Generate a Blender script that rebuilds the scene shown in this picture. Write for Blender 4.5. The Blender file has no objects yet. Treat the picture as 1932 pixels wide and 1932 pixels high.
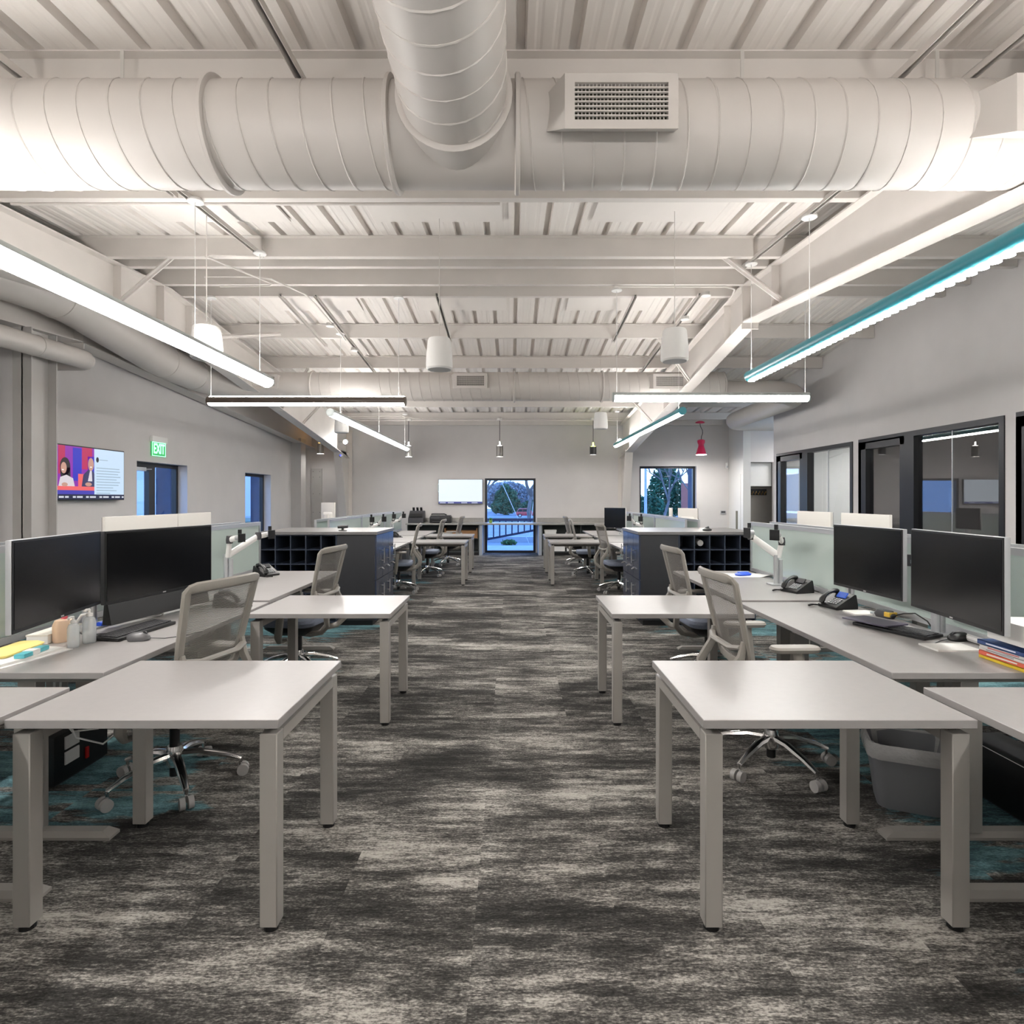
import bpy, bmesh, math, random
from mathutils import Vector, Matrix
R = random.Random(7)
PI = math.pi
C = bpy.context.scene.collection
S = bpy.context.scene

# ---------------------------------------------------------------- camera, world, exposure
cam_d = bpy.data.cameras.new('camera'); cam = bpy.data.objects.new('camera', cam_d); C.objects.link(cam)
cam.location = (0, 0, 1.48); cam.rotation_euler = (PI/2, 0, 0)
cam_d.sensor_fit = 'HORIZONTAL'; cam_d.sensor_width = 36; cam_d.lens = 1120/1932*36
cam_d.shift_y = -26/1932; cam_d.clip_start = .05; cam_d.clip_end = 600
S.camera = cam
LENS = 52.0          # strength of the light lenses
S.view_settings.view_transform = 'Standard'; S.view_settings.look = 'None'
S.view_settings.gamma = 1; S.view_settings.use_curve_mapping = False
S.view_settings.exposure = 0.0
w = bpy.data.worlds.new('sky'); S.world = w; w.use_nodes = True
nt = w.node_tree; nt.nodes.clear()
wo = nt.nodes.new('ShaderNodeOutputWorld'); bg = nt.nodes.new('ShaderNodeBackground')
tc = nt.nodes.new('ShaderNodeTexCoord'); sx = nt.nodes.new('ShaderNodeSeparateXYZ'); cr = nt.nodes.new('ShaderNodeValToRGB')
nt.links.new(tc.outputs['Generated'], sx.inputs[0]); nt.links.new(sx.outputs['Z'], cr.inputs[0])
cr.color_ramp.elements[0].position = 0.0; cr.color_ramp.elements[0].color = (.62, .80, 1, 1)
cr.color_ramp.elements[1].position = .45; cr.color_ramp.elements[1].color = (.16, .38, .95, 1)
nt.links.new(cr.outputs[0], bg.inputs[0]); bg.inputs[1].default_value = 4.6
nt.links.new(bg.outputs[0], wo.inputs[0])

# ---------------------------------------------------------------- materials
MATS = {}
def mat(name, col, rough=.5, metal=0., emit=0., ecol=None, alpha=1., noise=0., nscale=8., bump=0., spec=.5, nstretch=(1,1,1), coat=0.):
    if name in MATS: return MATS[name]
    m = bpy.data.materials.new(name); m.use_nodes = True
    t = m.node_tree; b = t.nodes['Principled BSDF']
    b.inputs['Base Color'].default_value = (*col, 1); b.inputs['Roughness'].default_value = rough
    b.inputs['Metallic'].default_value = metal; b.inputs['Alpha'].default_value = alpha
    b.inputs['Specular IOR Level'].default_value = spec; b.inputs['Coat Weight'].default_value = coat
    if emit:
        b.inputs['Emission Color'].default_value = (*(ecol or col), 1); b.inputs['Emission Strength'].default_value = emit
    if noise or bump:
        g = t.nodes.new('ShaderNodeTexCoord'); mp = t.nodes.new('ShaderNodeMapping'); n = t.nodes.new('ShaderNodeTexNoise')
        mp.inputs['Scale'].default_value = nstretch
        n.inputs['Scale'].default_value = nscale; n.inputs['Detail'].default_value = 5
        t.links.new(g.outputs['Object'], mp.inputs[0]); t.links.new(mp.outputs[0], n.inputs['Vector'])
        if noise:
            r = t.nodes.new('ShaderNodeValToRGB')
            r.color_ramp.elements[0].position = .3; r.color_ramp.elements[1].position = .7
            r.color_ramp.elements[0].color = (*[c*(1-noise) for c in col], 1)
            r.color_ramp.elements[1].color = (*[min(1, c*(1+noise)) for c in col], 1)
            t.links.new(n.outputs['Fac'], r.inputs[0]); t.links.new(r.outputs[0], b.inputs['Base Color'])
        if bump:
            u = t.nodes.new('ShaderNodeBump'); u.inputs['Strength'].default_value = bump; u.inputs['Distance'].default_value = .01
            t.links.new(n.outputs['Fac'], u.inputs['Height']); t.links.new(u.outputs[0], b.inputs['Normal'])
    MATS[name] = m
    return m

def glass_mat(name, tint, refl, rough=0.0, fres=1.35):
    m = bpy.data.materials.new(name); m.use_nodes = True; t = m.node_tree; t.nodes.clear()
    o = t.nodes.new('ShaderNodeOutputMaterial'); mx = t.nodes.new('ShaderNodeMixShader')
    tr = t.nodes.new('ShaderNodeBsdfTransparent'); gl = t.nodes.new('ShaderNodeBsdfGlossy'); fr = t.nodes.new('ShaderNodeFresnel')
    ad = t.nodes.new('ShaderNodeMath'); ad.operation = 'ADD'; ad.inputs[1].default_value = refl; ad.use_clamp = True
    tr.inputs[0].default_value = (*tint, 1); gl.inputs['Roughness'].default_value = rough; 
    # both faces of the pane reflect as air-to-glass
    ge = t.nodes.new('ShaderNodeNewGeometry'); m1 = t.nodes.new('ShaderNodeMath'); m1.operation = 'MULTIPLY_ADD'; m1.inputs[1].default_value = -2; m1.inputs[2].default_value = 1
    pw = t.nodes.new('ShaderNodeMath'); pw.operation = 'POWER'; pw.inputs[0].default_value = fres
    t.links.new(ge.outputs['Backfacing'], m1.inputs[0]); t.links.new(m1.outputs[0], pw.inputs[1]); t.links.new(pw.outputs[0], fr.inputs[0])
    t.links.new(fr.outputs[0], ad.inputs[0]); t.links.new(ad.outputs[0], mx.inputs[0])
    t.links.new(tr.outputs[0], mx.inputs[1]); t.links.new(gl.outputs[0], mx.inputs[2]); t.links.new(mx.outputs[0], o.inputs[0])
    MATS[name] = m; return m

def mesh_mat(name, col, cover, scale):
    # woven chair mesh: fine holes are left open by a wave pattern
    m = bpy.data.materials.new(name); m.use_nodes = True; t = m.node_tree; b = t.nodes['Principled BSDF']
    b.inputs['Base Color'].default_value = (*col, 1); b.inputs['Roughness'].default_value = .8
    g = t.nodes.new('ShaderNodeTexCoord'); wv = t.nodes.new('ShaderNodeTexWave'); wv.bands_direction = 'Z'
    wv.inputs['Scale'].default_value = scale; wv.inputs['Distortion'].default_value = 0
    mr = t.nodes.new('ShaderNodeMapRange'); mr.inputs['To Min'].default_value = cover-.22; mr.inputs['To Max'].default_value = min(1, cover+.22)
    t.links.new(g.outputs['Object'], wv.inputs['Vector']); t.links.new(wv.outputs['Fac'], mr.inputs[0])
    t.links.new(mr.outputs[0], b.inputs['Alpha'])
    MATS[name] = m; return m

def carpet_mat():
    m = bpy.data.materials.new('carpet_tiles'); m.use_nodes = True; t = m.node_tree; b = t.nodes['Principled BSDF']
    N = lambda k: t.nodes.new('ShaderNode'+k); L = t.links.new
    def math_(op, a, bb=None):
        n = N('Math'); n.operation = op
        for i, v in enumerate((a, bb)):
            if v is None: continue
            if hasattr(v, 'is_linked'): L(v, n.inputs[i])
            else: n.inputs[i].default_value = v
        return n.outputs[0]
    g = N('TexCoord'); s = N('SeparateXYZ'); L(g.outputs['Object'], s.inputs[0]); X, Y = s.outputs['X'], s.outputs['Y']
    # planks 0.5 x 0.5 with their own offset in the streaks
    tx = math_('FLOOR', math_('MULTIPLY', math_('ADD', X, .13), 2.0)); ty = math_('FLOOR', math_('MULTIPLY', Y, 1.0))
    cx = N('CombineXYZ'); L(tx, cx.inputs[0]); L(ty, cx.inputs[1]); wn = N('TexWhiteNoise'); wn.noise_dimensions = '3D'; L(cx.outputs[0], wn.inputs['Vector'])
    def streak(sxv, syv, off, det, scale=1.0, rough=.6, plank=3.0):
        c = N('CombineXYZ'); L(math_('MULTIPLY', X, sxv), c.inputs[0])
        L(math_('ADD', math_('MULTIPLY', Y, syv), math_('MULTIPLY', wn.outputs['Value'], plank)), c.inputs[1]); c.inputs[2].default_value = off
        n = N('TexNoise'); n.inputs['Scale'].default_value = scale; n.inputs['Detail'].default_value = det; n.inputs['Roughness'].default_value = rough
        L(c.outputs[0], n.inputs['Vector']); return n.outputs['Fac']
    big = streak(.8, 2.6, 0, 3, plank=.28); mid = streak(3.2, 17, 5.3, 6, rough=.72, plank=.8); fine = streak(26, 110, 9.1, 3, rough=.8, plank=0); spk = streak(90, 160, 3.1, 1, plank=0)
    v = math_('ADD', math_('ADD', math_('MULTIPLY', big, .50), math_('MULTIPLY', mid, .55)), math_('ADD', math_('MULTIPLY', fine, .38), math_('MULTIPLY', spk, .22)))
    v = math_('ADD', v, math_('MULTIPLY', math_('SUBTRACT', wn.outputs['Value'], .5), .035))
    r = N('ValToRGB'); L(v, r.inputs[0]); e = r.color_ramp.elements
    e[0].position = .68; e[0].color = (.0205, .0198, .0185, 1); e[1].position = 1.0; e[1].color = (.45, .43, .395, 1)
    k = e.new(.79); k.color = (.052, .050, .047, 1); k = e.new(.865); k.color = (.150, .143, .132, 1); k = e.new(.925); k.color = (.335, .318, .292, 1)
    tn = streak(.8, 3.4, 21.0, 6, rough=.65, plank=.6)
    ax = N('MapRange'); L(math_('ABSOLUTE', math_('ADD', X, -.02)), ax.inputs[0])
    ax.inputs['From Min'].default_value = 1.0; ax.inputs['From Max'].default_value = 1.9; ax.inputs['To Min'].default_value = -.32; ax.inputs['To Max'].default_value = -.01
    tv = math_('ADD', math_('ADD', tn, ax.outputs[0]), math_('MULTIPLY', math_('COSINE', math_('MULTIPLY', math_('SUBTRACT', Y, 3.2), 2*PI/1.8)), .09))
    tr = N('ValToRGB'); L(tv, tr.inputs[0]); tr.color_ramp.elements[0].position = .47; tr.color_ramp.elements[1].position = .515
    tcol = N('ValToRGB'); L(v, tcol.inputs[0]); q = tcol.color_ramp.elements
    q[0].position = .66; q[0].color = (.025, .042, .05, 1); q[1].position = .98; q[1].color = (.22, .40, .43, 1)
    k = q.new(.80); k.color = (.075, .15, .17, 1)
    mx = N('Mix'); mx.data_type = 'RGBA'; L(tr.outputs[0], mx.inputs['Factor']); L(r.outputs[0], mx.inputs['A']); L(tcol.outputs[0], mx.inputs['B'])
    L(mx.outputs['Result'], b.inputs['Base Color']); b.inputs['Roughness'].default_value = .95; b.inputs['Specular IOR Level'].default_value = .12
    bp = N('Bump'); bp.inputs['Strength'].default_value = .5; bp.inputs['Distance'].default_value = .004; L(fine, bp.inputs['Height']); L(bp.outputs[0], b.inputs['Normal'])
    return m

M_wall = mat('grey_wall_paint', (.66, .632, .622), .75, noise=.03, nscale=2.2)
M_wall2 = mat('pale_wall_paint', (.72, .71, .69), .8, noise=.02, nscale=2)
M_deck = mat('painted_roof_deck', (.78, .735, .695), .65, noise=.05, nscale=1.6, nstretch=(1, .3, 1))
M_steel = mat('painted_steel', (.66, .62, .585), .55, noise=.03, nscale=3)
M_col = mat('grey_painted_steel', (.52, .50, .485), .55, noise=.03, nscale=3)
M_duct = mat('painted_duct', (.55, .515, .485), .45, noise=.025, nscale=3)
M_white = mat('white_plastic', (.82, .81, .79), .4)
M_lam = mat('grey_laminate', (.31, .297, .292), .34, noise=.02, nscale=30, spec=.38)
M_edge = mat('laminate_edge', (.42, .39, .36), .5)
M_leg = mat('taupe_metal', (.305, .29, .27), .42, noise=.02, nscale=10)
M_silver = mat('silver_metal', (.55, .56, .58), .35, metal=.6)
M_chrome = mat('chrome', (.82, .82, .82), .12, metal=1)
M_black = mat('black_plastic', (.006, .006, .007), .4)
M_black2 = mat('charcoal_plastic', (.045, .045, .05), .5)
M_screen = mat('dark_screen', (.003, .003, .0035), .2, spec=.5)
M_dark = mat('charcoal_laminate', (.03, .0315, .036), .38, noise=.05, nscale=12)
M_bluelit = mat('blue_lit_charcoal_laminate', (.035, .045, .075), .18, noise=.03, nscale=12)  # charcoal doors; reflected blue window light is put into the base colour
M_capt = mat('cabinet_top_laminate', (.17, .165, .165), .33, noise=.03, nscale=20)
M_frame = mat('black_aluminium', (.02, .021, .025), .35, metal=.3)
M_chairf = mat('greige_chair_plastic', (.285, .268, .242), .45)
M_mesh = mesh_mat('woven_chair_mesh', (.20, .188, .172), .72, 46)
M_seat = mat('blue_grey_fabric', (.20, .23, .30), .9, noise=.1, nscale=80)
M_cast = mat('grey_caster', (.36, .35, .34), .45)
M_frost = mat('frosted_green_glass', (.64, .75, .71), .12, alpha=.86, spec=.6)
M_glass = glass_mat('office_glass', (.93, .93, .94), .11)
M_glass2 = glass_mat('window_glass', (.86, .93, 1.0), .02)
M_teal = mat('teal_enamel', (.03, .25, .31), .35)
M_tube = mat('pale_grey_enamel', (.42, .46, .45), .4)
M_bronze = mat('bronze_enamel', (.10, .075, .06), .35)
M_lens = mat('lit_lens', (1, 1, 1), .5, emit=LENS, ecol=(1, .965, .93))
M_lensup = mat('lit_uplight_lens', (1, 1, 1), .5, emit=LENS*1.95, ecol=(1, .965, .93))
M_bulb = mat('lit_spot', (1, 1, 1), .5, emit=480, ecol=(1, .98, .95))
M_galv = mat('galvanised_steel', (.62, .60, .57), .4, metal=.35)

# ---------------------------------------------------------------- mesh helpers
class MB:
    def __init__(s): s.bm = bmesh.new(); s.mi = 0
    def _new(s, faces):
        for f in faces: f.material_index = s.mi
    def box(s, x0, x1, y0, y1, z0, z1):
        v = [s.bm.verts.new((x, y, z)) for x in (x0, x1) for y in (y0, y1) for z in (z0, z1)]
        s._new([s.bm.faces.new([v[i] for i in q]) for q in ((0,1,3,2),(4,6,7,5),(0,4,5,1),(2,3,7,6),(0,2,6,4),(1,5,7,3))]); return s
    def obox(s, c, size, mtx=None):
        hx, hy, hz = [a/2 for a in size]; c = Vector(c); mtx = mtx or Matrix.Identity(3)
        v = [s.bm.verts.new(c + mtx @ Vector((x, y, z))) for x in (-hx, hx) for y in (-hy, hy) for z in (-hz, hz)]
        s._new([s.bm.faces.new([v[i] for i in q]) for q in ((0,1,3,2),(4,6,7,5),(0,4,5,1),(2,3,7,6),(0,2,6,4),(1,5,7,3))]); return s
    def bar(s, p0, p1, w_, h_, up=(0, 0, 1)):
        p0, p1 = Vector(p0), Vector(p1); d = p1-p0; L = d.length; d.normalize(); u = Vector(up)
        if abs(d.dot(u)) > .99: u = Vector((0, 1, 0))
        sd = d.cross(u).normalized(); u = sd.cross(d)
        return s.obox((p0+p1)/2, (L, w_, h_), Matrix((d, sd, u)).transposed())
    def cyl(s, p0, p1, r0, r1=None, n=16, cap=True):
        r1 = r0 if r1 is None else r1; return s.tube([p0, p1], [r0, r1], n, cap)
    def tube(s, pts, r, n=8, cap=True, closed=False, flat=None, up=None):
        pts = [Vector(p) for p in pts]; k = len(pts); rings = []
        rs = r if isinstance(r, (list, tuple)) else [r]*k
        nrm = None
        for i, p in enumerate(pts):
            a = pts[(i-1) % k] if (closed or i > 0) else p; b = pts[(i+1) % k] if (closed or i < k-1) else p
            d = (b-a).normalized()
            if nrm is None:
                q = Vector(up) if up else (Vector((0, 0, 1)) if abs(d.z) < .9 else Vector((0, 1, 0)))
                nrm = (q - d*q.dot(d)).normalized()
            else:
                if up: nrm = Vector(up)
                nrm = (nrm - d*nrm.dot(d)).normalized()
            bi = d.cross(nrm); ring = []
            for j in range(n):
                t = 2*PI*j/n + (PI/n if n == 4 else 0)
                fx, fy = (flat or (1, 1))
                ring.append(s.bm.verts.new(p + nrm*(math.cos(t)*rs[i]*fx) + bi*(math.sin(t)*rs[i]*fy)))
            rings.append(ring)
        fs = []
        for i in range(k if closed else k-1):
            a, b = rings[i], rings[(i+1) % k]
            for j in range(n): fs.append(s.bm.faces.new((a[j], a[(j+1) % n], b[(j+1) % n], b[j])))
        if cap and not closed: fs += [s.bm.faces.new(rings[0][::-1]), s.bm.faces.new(rings[-1])]
        s._new(fs); return s
    def lathe(s, prof, c=(0, 0, 0), n=24, axis='z', cap=True):
        c = Vector(c); rings = []
        for r, h in prof:
            ring = []
            for j in range(n):
                t = 2*PI*j/n; a, b = r*math.cos(t), r*math.sin(t)
                ring.append(s.bm.verts.new(c + Vector({'z': (a, b, h), 'x': (h, a, b), 'y': (a, h, b)}[axis])))
            rings.append(ring)
        fs = []
        for a, b in zip(rings, rings[1:]):
            for j in range(n): fs.append(s.bm.faces.new((a[j], a[(j+1) % n], b[(j+1) % n], b[j])))
        if cap: fs += [s.bm.faces.new(rings[0][::-1]), s.bm.faces.new(rings[-1])]
        s._new(fs); return s
    def prism(s, poly, axis, a, b):
        # poly: list of (u, v); axis x: (u,v)=(y,z); y: (x,z); z: (x,y)
        f = {'x': lambda u, v, h: (h, u, v), 'y': lambda u, v, h: (u, h, v), 'z': lambda u, v, h: (u, v, h)}[axis]
        A = [s.bm.verts.new(f(u, v, a)) for u, v in poly]; B = [s.bm.verts.new(f(u, v, b)) for u, v in poly]; n = len(poly)
        fs = [s.bm.faces.new(A[::-1]), s.bm.faces.new(B)]
        for i in range(n): fs.append(s.bm.faces.new((A[i], A[(i+1) % n], B[(i+1) % n], B[i])))
        s._new(fs); return s
    def grid(s, f, nu, nv):
        V = [[s.bm.verts.new(f(i/nu, j/nv)) for j in range(nv+1)] for i in range(nu+1)]
        s._new([s.bm.faces.new((V[i][j], V[i+1][j], V[i+1][j+1], V[i][j+1])) for i in range(nu) for j in range(nv)]); return s
    def loft(s, rings, cap=True):
        V = [[s.bm.verts.new(p) for p in r] for r in rings]; n = len(V[0]); fs = []
        for a, b in zip(V, V[1:]):
            for j in range(n): fs.append(s.bm.faces.new((a[j], a[(j+1) % n], b[(j+1) % n], b[j])))
        if cap: fs += [s.bm.faces.new(V[0][::-1]), s.bm.faces.new(V[-1])]
        s._new(fs); return s
    def quad(s, *p):
        s._new([s.bm.faces.new([s.bm.verts.new(q) for q in p])]); return s
    def build(s, name, m, parent=None, smooth=False, bevel=0., seg=2):
        bm = s.bm
        bmesh.ops.recalc_face_normals(bm, faces=bm.faces)
        if bevel: bmesh.ops.bevel(bm, geom=[e for e in bm.edges if len(e.link_faces) == 2 and e.calc_face_angle(0) > .5], offset=bevel, segments=seg, profile=.7, affect='EDGES', clamp_overlap=True)
        me = bpy.data.meshes.new(name); bm.to_mesh(me); bm.free()
        if smooth or bevel:
            me.polygons.foreach_set('use_smooth', [True]*len(me.polygons))
            me.set_sharp_from_angle(angle=math.radians(38))
        for q in (m if isinstance(m, (list, tuple)) else [m]): me.materials.append(q)
        o = bpy.data.objects.new(name, me); C.objects.link(o)
        if parent: o.parent = parent
        return o
def rrect(w_, h_, r, n=4):
    out = []
    for cx, cy, a0 in ((w_/2-r, h_/2-r, 0), (-w_/2+r, h_/2-r, 90), (-w_/2+r, -h_/2+r, 180), (w_/2-r, -h_/2+r, 270)):
        for k in range(n+1):
            a = math.radians(a0+90*k/n); out.append((cx+r*math.cos(a), cy+r*math.sin(a)))
    return out
def arc(c, r, a0, a1, n, plane='xy', z=0):
    return [(c[0]+r*math.cos(math.radians(a0+(a1-a0)*i/n)), c[1]+r*math.sin(math.radians(a0+(a1-a0)*i/n)), z) for i in range(n+1)]

# ---------------------------------------------------------------- scene-graph helpers
def tag(o, label, cat, group=None):
    o['label'] = label; o['category'] = cat
    if group: o['group'] = group
    return o
def thing(name, label, cat, loc=(0, 0, 0), rz=0., group=None):
    o = bpy.data.objects.new(name, None); C.objects.link(o); o.location = loc; o.rotation_euler = (0, 0, rz)
    o.empty_display_size = .1
    return tag(o, label, cat, group)
def struct(o): o['kind'] = 'structure'; return o
def kids(o): return [c for c in bpy.data.objects if c.parent == o]
def copy_tree(o, parent=None):
    c = o.copy(); C.objects.link(c)
    if parent is not None: c.parent = parent
    for k in kids(o): copy_tree(k, c)
    return c
def dup(o, loc, rz=None, label=None, group=None):
    c = copy_tree(o); c.location = loc
    if rz is not None: c.rotation_euler = (0, 0, rz)
    if label: c['label'] = label
    if group: c['group'] = group
    return c
def setrot(o, rx=0, ry=0, rz=0): o.rotation_euler = (rx, ry, rz); return o

# ================================================================ THE SHELL
XL, XR, YF, YB = -5.6, 5.65, 16.1, -6.0
def zdeck(y): return 4.33 - (.07*(7.5-y) if y < 7.5 else .085*(y-7.5))
struct(MB().box(-7, 9.6, YB-.3, YF+.4, -.12, 0).build('floor', carpet_mat()))

def wall_x(name, x0, x1, ys, z1, holes, m):
    # a wall along Y with rectangular openings (ya, yb, za, zb)
    b = MB(); ya = ys[0]
    for h in sorted(holes):
        if h[0] > ya: b.box(x0, x1, ya, h[0], 0, z1)
        if h[2] > 0: b.box(x0, x1, h[0], h[1], 0, h[2])
        b.box(x0, x1, h[0], h[1], h[3], z1); ya = h[1]
    b.box(x0, x1, ya, ys[1], 0, z1)
    return struct(b.build(name, m))
def wall_y(name, y0, y1, xs, z1, holes, m):
    b = MB(); xa = xs[0]
    for h in sorted(holes):
        if h[0] > xa: b.box(xa, h[0], y0, y1, 0, z1)
        if h[2] > 0: b.box(h[0], h[1], y0, y1, 0, h[2])
        b.box(h[0], h[1], y0, y1, h[3], z1); xa = h[1]
    b.box(xa, xs[1], y0, y1, 0, z1)
    return struct(b.build(name, m))
LDOOR = (8.86, 10.24, 0, 2.04); LWIN = (12.46, 13.78, .35, 2.02)
wall_x('wall_left', XL-.26, XL, (YB, YF), 4.35, [LDOOR, LWIN], M_wall)
FDOOR = (-.735, .64, 0, 2.02); FWIN = (3.46, 5.0, .62, 2.35)
wall_y('wall_far', YF, YF+.26, (XL-.26, 9.5), 4.3, [FDOOR, FWIN], M_wall)
RW = [(9.83, 12.66, 0, 2.42), (6.80, 9.66, 0, 2.43), (3.6, 6.64, 0, 2.44)]
wall_x('wall_right', XR, XR+.14, (YB, 12.82), 4.35, RW, M_wall)
struct(MB().box(XL-.26, 9.5, YB-.2, YB, 0, 4.35).build('wall_back', M_wall))
# return wall, narrow door wall and coat niche past the glass offices
b = MB(); b.box(5.88, 6.07, 15.1, YF, 0, 4.3); struct(b.build('wall_niche', M_wall2))
b = MB(); b.box(6.68, 9.4, 15.1, 15.25, 0, 4.3); b.box(6.07, 6.68, 15.1, 15.25, 2.4, 4.3); struct(b.build('wall_corridor', M_wall))
struct(MB().box(9.4, 9.5, 12.82, 16.1, 0, 4.2).build('wall_daylight_stop', M_wall))  # unseen wall added to stop sky light leaking into the corridor
struct(MB().box(6.07, 6.9, 15.6, 15.7, 0, 2.6).build('wall_recess', mat('taupe_wall_paint', (.25, .23, .21), .8, noise=.03)))
# office rooms behind the glazing
struct(MB().box(9.2, 9.3, 2.2, 12.7, 0, 2.9).build('wall_office', M_wall))
struct(MB().box(XR+.14, 9.3, 12.62, 12.82, 0, 2.9).build('wall_office_end', M_wall2))
struct(MB().box(XR+.14, 9.3, 9.68, 9.80, 0, 2.75).build('wall_partition', M_wall))
struct(MB().box(XR+.14, 9.3, 6.66, 6.78, 0, 2.75).build('wall_divider', M_wall))
struct(MB().box(XR+.14, 9.3, 2.2, 2.32, 0, 2.75).build('wall_office_near', M_wall))
struct(MB().box(XR+.14, 9.3, 2.2, 12.7, 2.75, 2.9).build('ceiling_office', M_wall2))
struct(MB().box(9.05, 9.19, 9.85, 12.6, 0, 2.7).build('trim_1', M_wall2))
# skirting
b = MB(); b.box(-5.6, -.82, YF-.02, YF, 0, .1); struct(b.build('baseboard_far', M_black2))
b = MB(); b.box(.72, 5.88, YF-.02, YF, 0, .1); struct(b.build('baseboard_far_end', M_black2))

# roof deck: ribbed sheet on both slopes
prof = []
p0 = .05-.3048*19
for k in range(0, 50):
    x = p0+.3048*k
    prof += [(x-.034, 0), (x-.022, .055), (x+.022, .055), (x+.034, 0)]
    for q in (.098, .198):
        prof += [(x+q-.024, 0), (x+q-.010, .0035), (x+q+.010, .0035), (x+q+.024, 0)]
prof = [p for p in prof if p[0] < 9.5]
b = MB()
for ya, yb in ((YB, 7.5), (7.5, YF+.2)):
    A = [b.bm.verts.new((x, ya, zdeck(ya)+h)) for x, h in prof]; B = [b.bm.verts.new((x, yb, zdeck(yb)+h)) for x, h in prof]
    for i in range(len(A)-1): b.bm.faces.new((A[i], A[i+1], B[i+1], B[i]))
struct(b.build('ceiling', M_deck))
# an outer roof keeps daylight out
struct(MB().prism([(YB-.3, 3.52), (7.5, 4.48), (YF+.5, 3.74), (YF+.5, 3.9), (7.5, 4.7), (YB-.3, 3.7)], 'x', -7, 9.8).build('ceiling_outer', M_wall))

# purlins: Z sections across the room
def purlin(y, x0=-5.5, x1=5.64, h=.2):
    z = zdeck(y)-.004; zb = z-h; t = .008
    poly = [(y-.06, z), (y+t, z), (y+t, zb+t), (y+.062, zb+t), (y+.062, zb+.022), (y+.07, zb+.022), (y+.07, zb), (y, zb), (y, z-t), (y-.06, z-t)]
    return struct(MB().prism(poly, 'x', x0, x1).build('purlin', M_steel))
for y in (-4.2, -2.6, -1.1, .45, 1.95, 3.45, 4.87, 6.29, 6.62, 7.3, 7.72, 9.24, 10.78, 12.3, 13.75): purlin(y)
for y in (15.2, 15.9): purlin(y, h=.17)
# rigid roof frames: tapered I beams along the room
def frame_beam(x, pts, fw=.2, name='roof_beam'):
    # pts: (y, zbottom); top follows the deck
    top = lambda y: zdeck(y)-.215
    ys = sorted(set([p[0] for p in pts]+[7.5])); 
    def zb(y):
        for (ya, za), (yb, zb_) in zip(pts, pts[1:]):
            if ya <= y <= yb: return za+(zb_-za)*(y-ya)/(yb-ya)
    b = MB(); poly = [(y, zb(y)) for y in ys]+[(y, top(y)) for y in reversed(ys)]
    b.prism(poly, 'x', x-.006, x+.006)
    lo = [(y, zb(y)) for y in ys]; hi = [(y, top(y)) for y in ys]
    b.prism(lo+[(y, z-.016) for y, z in reversed(lo)], 'x', x-fw/2, x+fw/2)
    b.prism([(y, z+.016) for y, z in hi]+[(y, z) for y, z in reversed(hi)], 'x', x-fw/2, x+fw/2)
    yr = 7.35
    b.box(x-fw/2, x+fw/2, yr-.012, yr+.012, zb(yr)-.09, top(yr))        # splice plates at the ridge
    o = struct(b.build(name, M_steel)); return o
frame_beam(2.95, [(YB, 2.2), (7.3, 3.67), (14.9, 2.66), (15.75, 2.55)])
frame_beam(-4.4, [(YB, 2.2), (7.3, 3.67), (14.9, 2.66), (15.75, 2.55)])
frame_beam(-5.42, [(YB, 2.6), (7.3, 3.42), (16.05, 2.83)], fw=.24)
# frame columns at the far wall, tapering downwards
def frame_column(x, mm=M_steel):
    b = MB(); b.prism([(15.72, 0), (15.98, 0), (15.98, 2.7), (14.95, 2.7)], 'x', x-.006, x+.006)
    b.prism([(15.72, 0), (15.735, 0), (14.965, 2.7), (14.95, 2.7)], 'x', x-.1, x+.1)
    b.box(x-.1, x+.1, 15.965, 15.98, 0, 3.3)
    return struct(b.build('column', mm))
frame_column(2.95); frame_column(-4.4)
# wall columns by the exit-door wall
def wall_column(x, y, d=.33, h=3.3, w_=.2):
    b = MB(); b.box(x-w_/2, x+w_/2, y, y+.014, 0, h); b.box(x-.007, x+.007, y, y+d, 0, h); b.box(x-w_/2, x+w_/2, y+d-.014, y+d, 0, h)
    return struct(b.build('column', M_col))
wall_column(-5.2, 6.3, .36, 3.3, .20)
b = MB(); b.box(-5.6, -5.35, 15.05, 15.4, 0, 3.0); struct(b.build('column', M_col))
# flange braces
for p, q in (((-4.36, 6.55, 3.62), (-3.62, 6.36, 4.08)), ((-4.36, 7.95, 3.62), (-3.55, 9.1, 4.0)), ((2.9, 6.4, 3.62), (2.25, 6.36, 4.08)),
             ((2.9, 9.7, 3.4), (2.3, 9.3, 3.98)), ((-4.36, 11.2, 3.15), (-3.7, 10.8, 3.85)), ((2.9, 12.3, 3.05), (2.3, 12.3, 3.7)),
             ((-4.36, 12.4, 3.05), (-3.7, 12.35, 3.72))):
    struct(MB().bar(p, q, .065, .012).bar(p, q, .012, .06).build('flange_brace_beam', M_steel))
# web stiffeners on the frame beams
for x, sgn in ((-4.4, 1), (2.95, -1)):
    for y, z in ((6.55, 3.58), (8.0, 3.56), (11.2, 3.13)):
        struct(MB().box(x, x+sgn*.09, y-.006, y+.006, z, zdeck(y)-.22).build('stiffener_beam', M_steel))
# flat panels closing the skylights
for (ya, yb) in ((4.98, 5.8), (8.0, 8.62)):
    for xa, xb in ((-3.36, -2.16), (-1.3, -.09), (.78, 1.95)):
        A = [(x, y, zdeck(y)-.012) for x, y in ((xa, ya), (xb, ya), (xb, yb), (xa, yb))]; B = [(p[0], p[1], p[2]-.02) for p in A]
        o = MB().loft([A, B]).build('skylight_panel', M_deck); o['kind'] = 'structure'

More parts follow.
